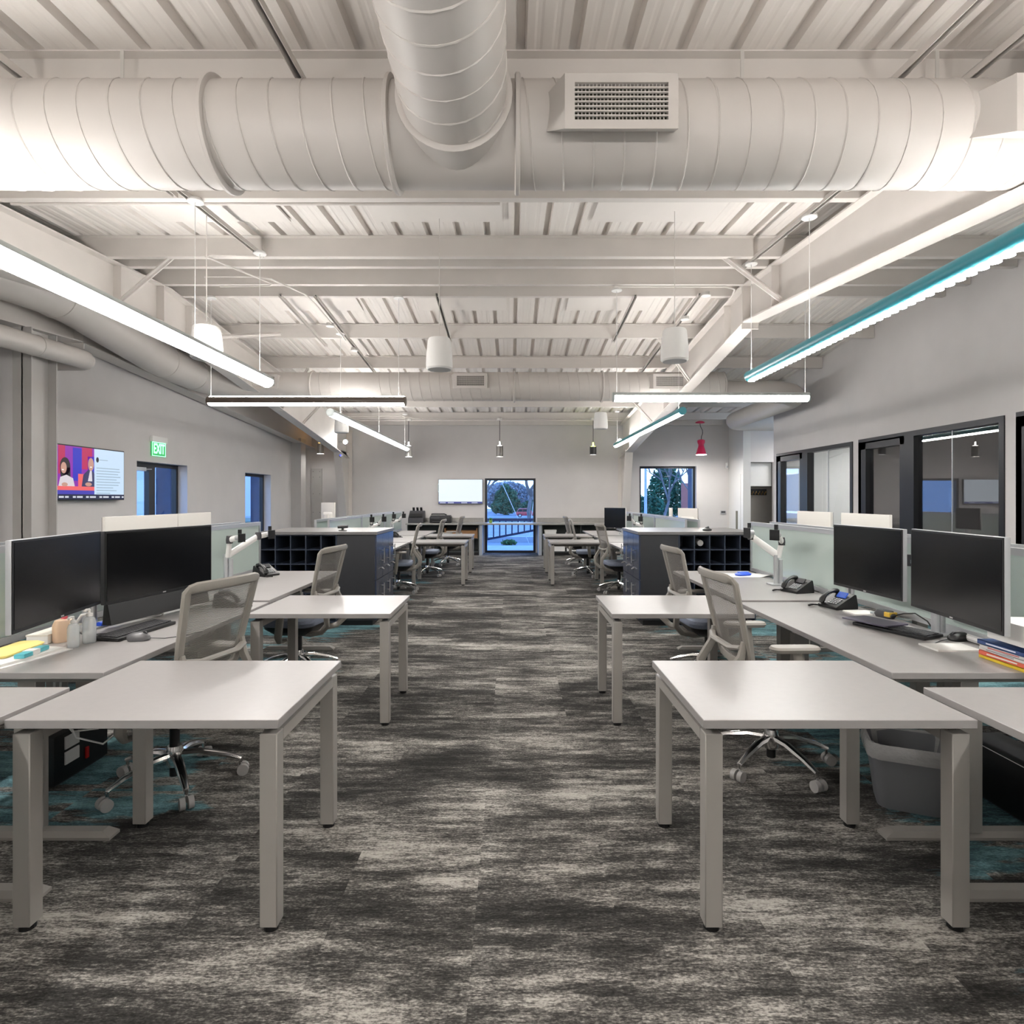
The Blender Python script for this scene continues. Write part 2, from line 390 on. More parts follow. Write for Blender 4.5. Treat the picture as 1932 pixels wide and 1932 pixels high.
# ---------------------------------------------------------------- glazing: door and window frames
def glazed(name, axis, pos, depth, a0, a1, z0, z1, fw, mull=(), rails=(), glass=M_glass2, split=(), gname='pane'):
    # frame with mullions in a plane; axis 'x': plane x=pos spanning Y; axis 'y': plane y=pos spanning X
    o = thing(name, '', ''); del o['label']; del o['category']; o['kind'] = 'structure'
    def bx(b, u0, u1, za, zb, d0=-depth/2, d1=depth/2):
        (b.box(pos+d0, pos+d1, u0, u1, za, zb) if axis == 'x' else b.box(u0, u1, pos+d0, pos+d1, za, zb))
    b = MB(); bx(b, a0, a0+fw, z0, z1); bx(b, a1-fw, a1, z0, z1); bx(b, a0+fw, a1-fw, z1-fw, z1); bx(b, a0+fw, a1-fw, z0, z0+fw)
    for u0, u1 in mull: bx(b, u0, u1, z0+fw, z1-fw)
    for (u0, u1, za, zb) in rails: bx(b, u0, u1, za, zb)
    b.build('frame', M_frame, o)
    b = MB(); bx(b, a0+fw*.5, a1-fw*.5, z0+fw*.5, z1-fw*.5, -.004, .004); b.build(gname, glass, o)
    for u in split:
        b = MB(); bx(b, u-.006, u+.006, z0+fw, z1-fw, -.007, .007); b.build('glass_joint', M_silver, o)
    return o
glazed('door_1', 'x', XL-.2, .08, LDOOR[0], LDOOR[1], 0, 2.04, .06, [(9.42, 9.58)], [(8.92, 9.42, .05, .25), (8.92, 9.42, .95, 1.02), (8.92, 9.42, 1.92, 1.99)])
glazed('window_1', 'x', XL-.2, .08, LWIN[0], LWIN[1], LWIN[2], LWIN[3], .06)
glazed('window_2', 'y', YF+.08, .1, FDOOR[0], FDOOR[1], 0, 2.02, .06)
glazed('window_3', 'y', YF+.16, .1, FWIN[0], FWIN[1], FWIN[2], FWIN[3], .06)
for i, (a, z, (ya, yb, za, zb)) in enumerate(zip((10.69, 7.68, 4.9), (0, 0, 0), RW)):
    dl = yb-1.13; d0 = dl-.06
    glazed('window_%d' % (4+i), 'x', XR+.05, .13, ya, yb, 0, zb, .075, [(dl-.2, dl)], [(dl, yb, zb-.17, zb-.05), (dl, dl+.1, 0, zb-.05), (yb-.2, yb, 0, zb-.05), (dl, yb, 0, .22)], M_glass, (a,))
# fittings on the far window reveal and doors past the offices
o = thing('door_2', '', ''); del o['label']; del o['category']; o['kind'] = 'structure'
MB().box(5.865, 5.885, 15.25, 15.95, 0, 2.1).build('leaf', M_wall2, o); MB().box(5.855, 5.87, 15.42, 15.54, .65, 1.15).build('vision_pane', mat('door_lite', (.16, .15, .11), .2), o)
# closer on the exit door
o = thing('door_closer', 'small pale door closer at the head of the blue-lit exit door', 'door closer', (XL-.15, 9.1, 1.93))
MB().box(-.0, .05, -.16, .16, -.03, .03).build('body', M_silver, o, bevel=.008); MB().bar((.04, .1, 0), (.02, .33, .01), .02, .012).build('arm', M_silver, o)

# ================================================================ DUCTWORK
def seam(b, p0, p1, r, pitch, n=22, t=.0065, rad=(1, 0, 0)):
    p0, p1 = Vector(p0), Vector(p1); d = (p1-p0); L = d.length; d.normalize()
    u = Vector((0, 0, 1)); v = d.cross(u).normalized(); k = int(L/pitch*n)
    pts = [p0+d*(L*i/k)+(u*math.cos(2*PI*i/n)+v*math.sin(2*PI*i/n))*r for i in range(k+1)]
    b.tube(pts, t, 5)
def ring(b, c, axis, r, w_=.03, h_=.028):
    b.lathe([(r-.002, -w_/2), (r+h_*.6, -w_/2), (r+h_, -w_/2+.006), (r+h_, w_/2-.006), (r+h_*.6, w_/2), (r-.002, w_/2)], c, 40, axis, cap=False)
def grille(parent, x, y, z, w_, h_, depth, reach, fl=.05, taper=.06, rise=.03):
    # register box: flared sides from the duct, front face towards -Y with louvres
    fr = MB(); yf, yb = y-depth, y+reach
    W, H = w_/2, h_/2
    fr.loft([[(x-W-taper, yb, z-H+rise), (x+W+taper*.3, yb, z-H+rise), (x+W+taper*.3, yb, z+H), (x-W-taper, yb, z+H)],
             [(x-W, yf, z-H), (x+W, yf, z-H), (x+W, yf, z+H), (x-W, yf, z+H)],
             [(x-W+fl, yf, z-H+fl*.9), (x+W-fl, yf, z-H+fl*.9), (x+W-fl, yf, z+H-fl*.9), (x-W+fl, yf, z+H-fl*.9)],
             [(x-W+fl, yf+.04, z-H+fl*.9), (x+W-fl, yf+.04, z-H+fl*.9), (x+W-fl, yf+.04, z+H-fl*.9), (x-W+fl, yf+.04, z+H-fl*.9)]], cap=False)
    bx = fr.build('register_box', M_duct, parent)
    MB().box(x-W+fl, x+W-fl, yf+.036, yf+.04, z-H+fl*.9, z+H-fl*.9).build('grille_back', mat('grille_dark', (.05, .055, .03), .7), bx)
    g = MB(); n = 7
    for i in range(1, n+1):
        zz = z-H+fl*.9+(h_-fl*1.8)*i/(n+1); g.box(x-W+fl, x+W-fl, yf+.002, yf+.012, zz-.0035, zz+.0035)
    nv = max(6, int(w_/.022))
    for i in range(1, nv):
        xx = x-W+fl+(w_-2*fl)*i/nv; g.box(xx-.002, xx+.002, yf+.014, yf+.03, z-H+fl*.9, z+H-fl*.9)
    g.build('grille', M_duct, bx)
DZ, DY, DR = 3.52, 3.35, .27
duct = thing('air_duct', 'large pale spiral air duct crossing the whole ceiling nearest the viewer, with a branch tee', 'duct', (0, 0, 0))
MB().tube([(-4.37, DY, DZ), (2.93, DY, DZ)], DR, 48).build('main_tube', M_duct, duct, smooth=True)
b = MB(); seam(b, (-4.3, DY, DZ), (-.66, DY, DZ), DR, .166); seam(b, (.04, DY, DZ), (2.9, DY, DZ), DR, .166); b.build('spiral_seam', M_duct, duct, smooth=True)
BX, BZ = -.3, 3.56
MB().tube([(BX, -1.5, BZ), (BX, DY-.12, BZ)], .272, 48).build('branch_tube', M_duct, duct, smooth=True)
b = MB(); seam(b, (BX, -1.2, BZ), (BX, DY-.32, BZ), .272, .166); b.build('branch_seam', M_duct, duct, smooth=True)
for xx in (-1.62, -.66, .03):
    b = MB(); ring(b, (xx, DY, DZ), 'x', DR); b.build('flange_ring', M_duct, duct, smooth=True)
b = MB(); ring(b, (BX, DY-.3, BZ), 'y', .272, .02, .03); b.build('flange_ring', M_duct, duct, smooth=True)
# saddle skirt where the branch meets the main tube
b = MB(); b.lathe([(.272, -.3), (.275, -.2), (.262, -.02), (.21, .02)], (BX, DY, DZ+.02), 40, 'y', cap=False); b.build('tee_collar', M_duct, duct, smooth=True)
grille(duct, .545, 3.07, 3.455, .565, .276, .12, .13, taper=.13, rise=.13)
grille(duct, 2.68, 3.07, 3.45, .34, .29, .12, .13, taper=.15, rise=.10)
for sx_ in (-3.4, -2.2, 1.3, 2.4):
    MB().bar((sx_, DY, DZ+DR), (sx_, DY, zdeck(DY)-.03), .02, .004, (0, 1, 0)).build('hanger_strap', M_galv, duct)

FY, FZ, FR = 10.35, 3.425, .25
fd = thing('air_duct', 'pale spiral air duct across the far ceiling, joined to a run along the exit-door wall', 'duct')
pth = [(-5.0, 4.0, 3.6), (-5.0, 6.35, 3.7), (-5.0, 6.75, 3.685), (-5.0, 8.3, 3.47), (-5.0, 8.7, 3.43), (-5.0, 9.4, 3.425)] + [(-4.1+.9*math.cos(a), 9.45+.9*math.sin(a), 3.425) for a in [PI-PI/2*i/6 for i in range(1, 7)]] + [(3.64, FY, FZ)]
MB().tube(pth, [.24]*6+[.245]*6+[FR], 36, up=(0, 0, 1)).build('main_tube', M_duct, fd, smooth=True)
b = MB(); seam(b, (-3.5, FY, FZ), (-3.0, FY, FZ), FR, .17); seam(b, (-2.3, FY, FZ), (3.6, FY, FZ), FR, .17, 18); b.build('spiral_seam', M_duct, fd, smooth=True)
for xx in (-3.45, -.02+.06, 1.56):
    b = MB(); ring(b, (xx, FY, FZ), 'x', FR, .03, .025); b.build('flange_ring', M_duct, fd, smooth=True)
for yy, zz in ((6.5, 3.695), (8.5, 3.45), (9.3, 3.425)):
    b = MB(); ring(b, (-5.0, yy, zz), 'y', .24, .02, .008); b.build('joint_band', M_duct, fd, smooth=True)
grille(fd, -.70, 10.1, 3.46, .56, .25, .1, .06); grille(fd, 2.66, 10.1, 3.45, .56, .25, .1, .06); grille(fd, -4.25, 10.12, 3.46, .55, .24, .06, .06)
# reducer and elbow into the corridor
pe = [(3.6, FY, 3.33), (4.55, FY, 3.33)] + [(4.55+.55*math.sin(a), FY+.55-.55*math.cos(a), 3.33-.02*a) for a in [PI/2*i/6 for i in range(1, 7)]] + [(5.1, 12.9, 3.27), (5.1, 13.5, 3.26)] + [(5.6-.5*math.cos(a), 13.5+.5*math.sin(a), 3.26) for a in [PI/2*i/5 for i in range(1, 6)]] + [(6.6, 14.0, 3.26)]
MB().tube(pe, .19, 28, up=(0, 0, 1)).build('branch_tube', M_duct, fd, smooth=True)
for xx in (3.66,):
    b = MB(); ring(b, (xx, FY, FZ), 'x', .245, .02, .012); b.build('joint_band', M_duct, fd, smooth=True)
sd_ = thing('air_duct', 'thin pale duct ending beside the steel column on the exit-door wall', 'duct')
MB().tube([(-4.97, 1.0, 2.98), (-4.97, 5.0, 3.04), (-4.97, 6.85, 3.09)] + [(-5.09+.12*math.cos(a), 6.85+.13*math.sin(a), 3.09) for a in [PI/2*i/5 for i in range(1, 6)]] + [(-5.59, 6.98, 3.09)], .108, 22, up=(0, 0, 1)).build('tube', M_duct, sd_, smooth=True)
for yy in (5.6, 6.2):
    b = MB(); ring(b, (-4.97, yy, 3.055+.02*(yy-5.2)), 'y', .108, .012, .006); b.build('joint_band', M_duct, sd_, smooth=True)

# ================================================================ LIGHTS
def linear_light(name, label, loc, rz, L, body, cables, style='lens', group='long tube lights', zc=None, r=.058, turn=0, up=True):
    o = thing(name, label, 'ceiling light', loc, rz, group)
    def arcface(b, a0, a1, rr, x0, x1, n=14):
        f = lambda u, v: (x0+(x1-x0)*u, rr*math.sin(math.radians(a0+(a1-a0)*v)), rr*math.cos(math.radians(a0+(a1-a0)*v)))
        b.grid(f, 1, n)
    b = MB(); ux = (32 if style == 'up' else 13) if up else 0
    arcface(b, ux+turn, 118+turn, r, -L/2, L/2); arcface(b, 242+turn, 360-ux+turn, r, -L/2, L/2)
    if style != 'lens': arcface(b, 118+turn, 242+turn, r, -L/2, L/2)
    b.build('housing', body, o, smooth=True)
    if up:
        b = MB(); arcface(b, -ux+turn*.3, ux+turn*.3, r*1.005, -L/2, L/2, 3); b.build('top_lens', mat('lit_added_uplight', (1, 1, 1), .5, emit=LENS*2.3, ecol=(1, .965, .93)) if style == 'up' else M_lensup, o)  # unseen glowing strip on top, added to brighten the roof deck
    if body is M_bronze: MB().box(-L/2+.02, L/2-.02, -.01, .01, r-.004, r+.007).build('top_strip', M_lensup, o)
    if style == 'lens':
        b = MB(); arcface(b, 118+turn, 242+turn, r*1.01, -L/2+.02, L/2-.02); b.build('lens', M_lens, o, smooth=True)
    elif style == 'dots':
        b = MB(); n = int(L/.086)
        for i in range(n):
            x = -L/2+.06+(L-.12)*i/(n-1)
            b.lathe([(.001, .004), (.031, .004), (.033, -.006)], (x, 0, -r-.002), 16)
        b.build('dot_lens', mat('lit_dots', (1, 1, 1), .5, emit=LENS*2.2, ecol=(1, .98, .93)), o)
    for sgn in (-1, 1):
        MB().lathe([(r*.99, 0), (r*1.03, .004), (r*1.0, .016), (r*.6, .022)], (sgn*L/2-(.011 if sgn > 0 else .011), 0, 0), 20, 'x').build('end_cap', body, o, smooth=True)
    for cx in cables:
        wx = loc[0]+cx*math.cos(rz); wy = loc[1]+cx*math.sin(rz)
        top = (zc if zc else zdeck(wy)-.24)-loc[2]
        MB().cyl((cx, 0, r-.01), (cx, 0, top), .0035, n=6).build('cable', M_white, o)
        MB().lathe([(.062, 0), (.066, .006), (.06, .022), (.05, .03)], (cx, 0, top), 20).build('ceiling_rose', M_white, o, smooth=True)
    return o
ZL = 2.76
linear_light('tube_light', 'long pale grey tube light hung lengthwise over the desks on the exit-door side, nearest', (-2.6, 4.27, 2.722), PI/2, 4.1, M_tube, (-1.7, .6, 1.85), turn=38, r=.066)
linear_light('tube_light', 'long teal tube light with a row of round lit dots over the glass-office side', (2.6, 4.35, 2.815), PI/2, 4.3, M_teal, (-1.6, .84, 2.1), style='dots')
linear_light('tube_light', 'bronze tube light hung crosswise, lit by thin lines along its top and underside', (-2.64, 7.65, 2.73), 0, 2.54, M_bronze, (-1.24, 1.18), zc=4.05, turn=0)
linear_light('tube_light', 'bright white tube light hung crosswise on the glass-office side', (2.47, 7.37, 2.735), 0, 2.42, M_tube, (-1.17, 1.17), zc=4.05, turn=42)
linear_light('tube_light', 'grey tube light hung lengthwise over the far desks on the exit-door side', (-2.6, 11.6, 2.71), PI/2, 6.2, M_tube, (-2.6, 0, 2.8), turn=25)
linear_light('tube_light', 'teal-ended tube light hung lengthwise over the far desks, glass-office side', (2.5, 11.5, 2.76), PI/2, 5.6, M_teal, (-2.6, 0, 2.6))
# unseen tube lights added behind and above the viewer to brighten the room
linear_light('tube_light', 'unseen tube light added behind the viewer for brightness, exit-door side', (-2.6, -1.9, 2.76), PI/2, 7.6, M_tube, (-3.4, 0, 3.4))
linear_light('tube_light', 'unseen tube light added behind the viewer for brightness, glass-office side', (2.6, -1.9, 2.76), PI/2, 7.6, M_tube, (-3.4, 0, 3.4))
linear_light('tube_light', 'unseen crosswise uplight added above the viewer to brighten the roof, exit-door side', (-1.25, .75, 2.76), 0, 2.3, M_tube, (-1.0, .35), style='up')
linear_light('tube_light', 'unseen crosswise uplight added above the viewer to brighten the roof, glass-office side', (1.25, .75, 2.76), 0, 2.3, M_tube, (-.9, 1.0), style='up')
# unseen lamp added to brighten the office behind the far glazing
o = thing('added_panel_light', 'unseen square light added to brighten the office behind the far glazing', 'ceiling light', (7.4, 11.2, 2.75))
MB().box(-.3, .3, -.3, .3, -.03, 0).build('frame', M_white, o); MB().box(-.27, .27, -.27, .27, -.034, -.031).build('lens', mat('lit_added_office', (1, 1, 1), .5, emit=75, ecol=(.97, 1, .98)), o)

o = thing('added_panel_light', 'unseen square light added to brighten the corridor past the glass offices', 'ceiling light', (7.3, 14.0, 3.0))  # hidden lamp added only to raise the corridor's light level
MB().box(-.3, .3, -.3, .3, 0, .04).build('frame', M_white, o); MB().box(-.27, .27, -.27, .27, -.004, -.001).build('lens', mat('lit_added_corridor', (1, 1, 1), .5, emit=45, ecol=(1, .97, .93)), o)
MB().cyl((0, 0, .04), (0, 0, zdeck(14.0)-3.0), .008, n=8).build('stem', M_white, o)

def speaker(label, x, y, z, r=.128, h=.3, ztop=None):
    o = thing('pendant_speaker', label, 'speaker', (x, y, z), 0, 'hanging white speakers')
    MB().lathe([(r*.90, 0), (r*.99, .012), (r*1.0, .05), (r*.97, h*.5), (r*.86, h*.93), (r*.8, h*.985), (r*.6, h)], (0, 0, 0), 32).build('body', M_white, o, smooth=True)
    MB().lathe([(r*.86, -.004), (r*.9, .004)], (0, 0, 0), 32).build('grille', mat('speaker_grille', (.6, .6, .6), .7), o)
    t = (ztop or zdeck(y)-.02)-z
    MB().cyl((0, 0, h), (0, 0, t), .004, n=6).build('cable', M_steel, o)
    return o
speaker('white pendant speaker hanging over the middle of the aisle', -.70, 5.72, 2.72)
speaker('white pendant speaker just above the crosswise bright tube, glass-office side', 1.52, 5.55, 2.76)
speaker('white pendant speaker half hidden behind the long tube by the exit-door wall', -2.83, 5.5, 2.77, .14, .3)
speaker('small far white pendant speaker in front of the yellow-lit pendant', 1.605, 10.75, 2.735, .128, .30)
speaker('far white pendant speaker beside the grey lengthwise tube', -3.1, 10.8, 2.67, .128, .30)

def pendant(label, x, y, z, glow, body, h=.27, r=.085):
    o = thing('pendant_light', label, 'pendant light', (x, y, z), 0, 'cylinder pendants by the far wall')
    MB().lathe([(r, 0), (r, h), (r*.97, h), (r*.97, .0)], (0, 0, 0), 24, cap=False).build('shade', body, o, smooth=True)
    MB().lathe([(r*.93, h-.002), (r*.5, h+.012)], (0, 0, 0), 20).build('top_lens', mat('lit_glow_%.2f_%.2f' % (glow[1], glow[2]), glow, .5, emit=14, ecol=glow), o)
    MB().lathe([(r*.95, .012), (r*.5, .01)], (0, 0, 0), 20).build('lens', mat('lit_pendant', (1, 1, 1), .5, emit=80, ecol=(1, .98, .94)), o)
    MB().cyl((0, 0, h), (0, 0, h+.11), .018, .011, n=10).build('socket', mat('lit_glow_%.2f_%.2f' % (glow[1], glow[2]), glow), o)
    t = zdeck(y)-.18-z
    MB().cyl((0, 0, h+.1), (0, 0, t), .008, n=8).build('stem', M_black2, o)
    MB().lathe([(.075, 0), (.08, .02), (.08, .06), (.05, .075)], (0, 0, t-.07), 20).build('ceiling_rose', M_galv, o, smooth=True)
    return o
M_pend = mat('brushed_pendant_metal', (.20, .19, .18), .35, metal=.6)
pendant('grey cylinder pendant with a white glow on top, above the far window', -.31, 15.0, 2.53, (1, .97, .9), M_pend)
pendant('silver cylinder pendant at the end of the grey lengthwise tube', -2.62, 15.05, 2.53, (1, .97, .92), mat('pale_pendant_metal', (.55, .54, .52), .35, metal=.5))
pendant('black cylinder pendant with a yellow-green glow on top', 2.05, 15.0, 2.58, (.72, .95, .12), M_black, .2)
pendant('silver cylinder pendant with an orange glow near the corner column', -4.95, 15.35, 2.63, (1, .52, .10), mat('pale_pendant_metal', (.55, .54, .52), .35, metal=.5))
o = thing('pendant_light', 'pink bell-shaped pendant over the far corner window', 'pendant light', (4.78, 15.0, 2.58))
M_pink = mat('pink_enamel', (.72, .02, .10), .3)
MB().lathe([(.13, 0), (.105, .1), (.075, .2), (.066, .25), (.09, .3), (.095, .36), (.05, .385)], (0, 0, 0), 28).build('shade', M_pink, o, smooth=True)
MB().lathe([(.125, -.003), (.06, -.006)], (0, 0, 0), 24).build('lens', mat('lit_bell_lens', (1, 1, 1), .5, emit=260, ecol=(1, .97, .92)), o)
MB().tube([(0, 0, .38), (.01, 0, .46), (.035, 0, .54), (.03, 0, .62), (-.02, 0, .72), (-.03, 0, .8)], .009, 8).build('cord', M_black2, o, smooth=True)
MB().lathe([(.06, .0), (.11, .012), (.115, .03), (.06, .06)], (-.03, 0, .79), 24).build('ceiling_rose', M_pink, o, smooth=True)
MB().cyl((-.03, 0, .84), (-.03, 0, zdeck(15)-2.58), .006, n=6).build('stem', M_steel, o)
for lab, x, y, z, dx in (('bright bare spotlight on the frame by the far exit-door side column', -4.2, 15.0, 2.9, 1), ('bright bare spotlight on the frame by the far corner window', 2.72, 15.0, 2.92, -1)):
    o = thing('spotlight', lab, 'spotlight', (x, y, z), 0, 'bare spotlights on the roof frames')
    MB().lathe([(.02, .06), (.055, .04), (.06, -.05), (.052, -.05), (.05, .0)], (0, 0, 0), 18, 'y', cap=False).build('head', M_white, o, smooth=True)
    MB().lathe([(.05, -.035), (.03, -.045)], (0, 0, 0), 18, 'y').build('lens', M_bulb, o)
    MB().bar((0, .05, 0), (-dx*.2, .1, .02), .02, .02).build('bracket', M_white, o)

# small round junction boxes, strut rails and conduits under the roof
def jbox(label, x, y, z):
    o = thing('junction_box', label, 'junction box', (x, y, z), 0, 'round white junction boxes under the roof')
    MB().lathe([(.055, 0), (.06, .004), (.06, .012)], (0, 0, 0), 20).build('cover', M_white, o, smooth=True)
    MB().lathe([(.052, .012), (.052, .05)], (0, 0, 0), 20).build('box', M_galv, o, smooth=True)
for x, y, z, w_ in ((2.45, 7.5, 4.03, 'at the ridge beside the frame beam, glass-office side'), (2.42, 8.3, 3.97, 'just past the ridge, behind the speaker on the glass-office side'), (-2.62, 8.55, 3.95, 'first past the ridge on the exit-door side rail'), (-2.55, 9.6, 3.86, 'second past the ridge on the exit-door side rail')):
    jbox('round white junction box '+w_, x, y, z)
def rail(x, y0, y1, label, z0=None, z1=None):
    z0 = z0 or zdeck(y0)-.212; z1 = z1 or zdeck(y1)-.212
    o = thing('strut_rail', label, 'rail', (0, 0, 0), 0, 'steel strut rails under the purlins')
    MB().bar((x-.018, y0, z0), (x-.018, y1, z1), .004, .041).bar((x+.018, y0, z0), (x+.018, y1, z1), .004, .041).bar((x, y0, z0+.02), (x, y1, z1+.02), .04, .003).build('channel', M_steel, o)
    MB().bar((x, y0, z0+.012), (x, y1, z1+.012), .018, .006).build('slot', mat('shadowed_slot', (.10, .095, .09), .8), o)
for x, y0, y1, w_ in ((-2.63, 4.6, 6.25, 'carrying the near tube light on the exit-door side'), (2.58, 4.6, 6.7, 'carrying the dotted tube light on the glass-office side'), (-3.0, 7.68, 9.6, 'just past the ridge nearest the exit-door wall'), (-2.55, 7.7, 11.0, 'carrying two white junction boxes past the ridge, exit-door side'),
        (-.97, 7.65, 9.4, 'past the ridge beside the middle speaker'), (1.6, 7.7, 9.4, 'past the ridge near the middle of the glass-office half'), (2.42, 7.65, 9.5, 'past the ridge close to the frame beam, glass-office side'), (2.4, 9.3, 11.5, 'reaching the far duct beside the frame beam, glass-office side'),
        (-2.72, .5, 4.8, 'above the nearest duct at the exit-door side corner'), (-1.18, .5, 4.6, 'above the nearest duct just before the branch'), (2.15, .5, 4.6, 'above the nearest duct, first past the register on the glass-office side'), (2.55, .5, 4.7, 'above the nearest duct, next to the glass-office side frame beam')):
    rail(x, y0, y1, 'slim strut rail '+w_)
def conduit(label, pts, r=.012):
    o = tag(MB().tube(pts, r, 8).build('conduit', M_steel, smooth=True), label, 'pipe', 'painted conduits under the roof'); return o
conduit('painted conduit curving down from the ridge towards the exit-door side rails', [(-3.6, 6.95, 4.075), (-3.0, 6.95, 4.075), (-2.85, 7.0, 4.07), (-2.62, 7.5, 4.06), (-2.6, 7.9, 4.04), (-2.58, 9.2, 3.93)])
conduit('painted conduit looping from the tube light rose to the frame, exit-door side', [(-2.6, 6.18, 4.0), (-3.15, 6.2, 4.02), (-3.22, 6.24, 4.02), (-3.1, 6.55, 4.03), (-2.85, 7.05, 4.03), (-2.9, 7.1, 4.02), (-3.5, 7.12, 4.02)], .01)
conduit('painted conduit along the ridge purlin and down the frame, glass-office side', [(1.25, 7.24, 4.06), (2.6, 7.24, 4.06), (2.74, 7.3, 4.05), (2.78, 7.5, 4.03), (2.78, 9.0, 3.92), (2.78, 11.5, 3.7)])
conduit('painted conduit running across under the mid purlin', [(-4.2, 4.98, 3.95), (-.1, 4.98, 3.95)], .014)
conduit('painted conduit crossing the far end above the pendants', [(-4.2, 15.1, 3.46), (2.8, 15.1, 3.46)], .016)
conduit('second painted conduit crossing the far end above the pendants', [(-4.2, 14.6, 3.5), (-2.7, 14.6, 3.5), (-2.3, 15.12, 3.5), (2.8, 15.12, 3.5)], .012)

# ================================================================ FURNITURE
TH = .745
def desk(label, x, y, L=1.70, D=.75, h=TH, rz=0, group='height-adjustable desks'):
    # local: length along Y, aisle edge at -X
    o = thing('sit_stand_desk', label, 'desk', (x, y, 0), rz, group)
    MB().box(-D/2, D/2, -L/2, L/2, h-.028, h).build('tabletop', M_lam, o, bevel=.002, seg=1)
    MB().box(-D/2+.2, D/2-.2, -L/2+.12, L/2-.12, h-.07, h-.03).build('cross_beam', M_leg, o)
    for sgn in (-1, 1):
        yy = sgn*(L/2-.1)
        lg = MB().box(-.04, .06, yy-.035, yy+.035, .03, h-.2).box(-.03, .05, yy-.028, yy+.028, h-.2, h-.03).box(-D/2+.06, D/2-.06, yy-.03, yy+.03, h-.062, h-.028).build('leg', M_leg, o, bevel=.003, seg=1)
        f = MB(); f.loft([[(-D/2+.02, yy-.035, 0), (D/2-.05, yy-.035, 0), (D/2-.05, yy+.035, 0), (-D/2+.02, yy+.035, 0)],
                          [(-D/2+.02, yy-.035, .012), (D/2-.05, yy-.035, .012), (D/2-.05, yy+.035, .012), (-D/2+.02, yy+.035, .012)],
                          [(-D/2+.06, yy-.022, .034), (D/2-.09, yy-.022, .034), (D/2-.09, yy+.022, .034), (-D/2+.06, yy+.022, .034)]])
        f.build('foot', M_leg, lg)
    MB().box(-D/2+.16, -D/2+.28, -.09, .0, h-.05, h-.028).build('height_control', M_black2, o)
    return o
def table(label, x, y, W=.925, D=.735, h=TH-.013, rz=0):
    o = thing('side_table', label, 'table', (x, y, 0), rz, 'small return tables by the aisle')
    MB().box(-W/2, W/2, -D/2, D/2, h-.03, h).build('tabletop', M_lam, o, bevel=.002, seg=1)
    lw = .06
    for sx_ in (-1, 1):
        xa = sx_*(W/2-.012-lw/2)
        MB().box(xa-lw/2, xa+lw/2, -D/2+.018+lw, D/2-.018-lw, h-.095, h-.054).build('side_rail', M_leg, o)
        MB().box(xa-lw/2+.016, xa+lw/2-.016, -D/2+.06, D/2-.06, h-.054, h-.03).build('spacer', M_black2, o)
        for sy_ in (-1, 1):
            ya = sy_*(D/2-.018-lw/2)
            lg = MB().box(xa-lw/2, xa+lw/2, ya-lw/2, ya+lw/2, .018, h-.054).build('leg', M_leg, o, bevel=.003, seg=1)
            MB().cyl((xa, ya, 0), (xa, ya, .02), .026, n=14).build('foot_glide', M_black, lg)
    MB().box(-W/2+.06, W/2-.06, -.03, .03, h-.094, h-.054).build('cross_beam', M_leg, o)
    return o
def screen(label, x, y0, y1, z0=.76, z1=1.25):
    o = thing('privacy_screen', label, 'screen', (x, (y0+y1)/2, z0), 0, 'glass screens between facing desks')
    L = (y1-y0)/2; h = z1-z0
    MB().box(-.015, .015, -L, L, h-.035, h).box(-.015, .015, -L, L, .0, .035).box(-.015, .015, -L, -L+.025, .035, h-.035).box(-.015, .015, L-.025, L, .035, h-.035).build('frame', M_silver, o)
    MB().box(-.004, .004, -L+.02, L-.02, .03, h-.03).build('pane', M_frost, o)
    for q in (-L*.6, L*.6): MB().box(-.02, .02, q-.03, q+.03, -.03, .0).build('clamp', M_silver, o)
    return o
SIDES = ((-1, 'exit-door side', -2.095, -2.52, -1.25), (1, 'glass-office side', 1.975, 2.39, 1.12))
for sg, side, dx, scx, tx in SIDES:
    rz = 0 if sg > 0 else PI
    # aisle-side desks and what stands between them; order counts from the viewer
    for nm, y, dh in (('nearest', 1.46, 0), ('second', 3.35, 0), ('third', 5.06, .012), ('fourth', 9.0, 0), ('fifth', 10.8, 0), ('sixth and farthest', 12.62, 0)):
        desk('grey-topped desk along the screens, %s from the viewer on the %s' % (nm, side), dx, y, h=TH+dh, rz=rz)
    for nm, y in (('nearest', 2.368), ('second', 4.205), ('third', 10.40), ('fourth', 12.12)):
        table('small grey table jutting into the aisle, %s from the viewer, %s' % (nm, side), tx+(-.0 if sg < 0 else -.012), y)
    for k, (ya, yb) in enumerate(((.62, 2.4), (2.43, 4.16), (4.19, 5.92), (8.15, 9.9), (9.93, 11.68), (11.71, 13.5))):
        nm = ('nearest', 'second', 'third', 'fourth', 'fifth', 'sixth')[k]
        screen('frosted glass desk screen in silver frame, %s from the viewer, %s' % (nm, side), scx, ya, yb, TH+.012, 1.245 if k < 3 else 1.19)
        screen('frosted glass screen in the back row, %s from the viewer, %s' % (nm, side), scx+sg*.14, ya-.12, yb-.12, TH+.012, 1.25 if k < 3 else 1.19)
    for nm, y in (('nearest', 1.34), ('second', 3.23), ('third', 5.0), ('fourth', 9.0), ('fifth', 10.8), ('sixth', 12.5)):
        desk('desk in the back row behind the screens, %s from the viewer, %s' % (nm, side), scx+sg*.54, y, rz=PI-rz, group='back row desks')

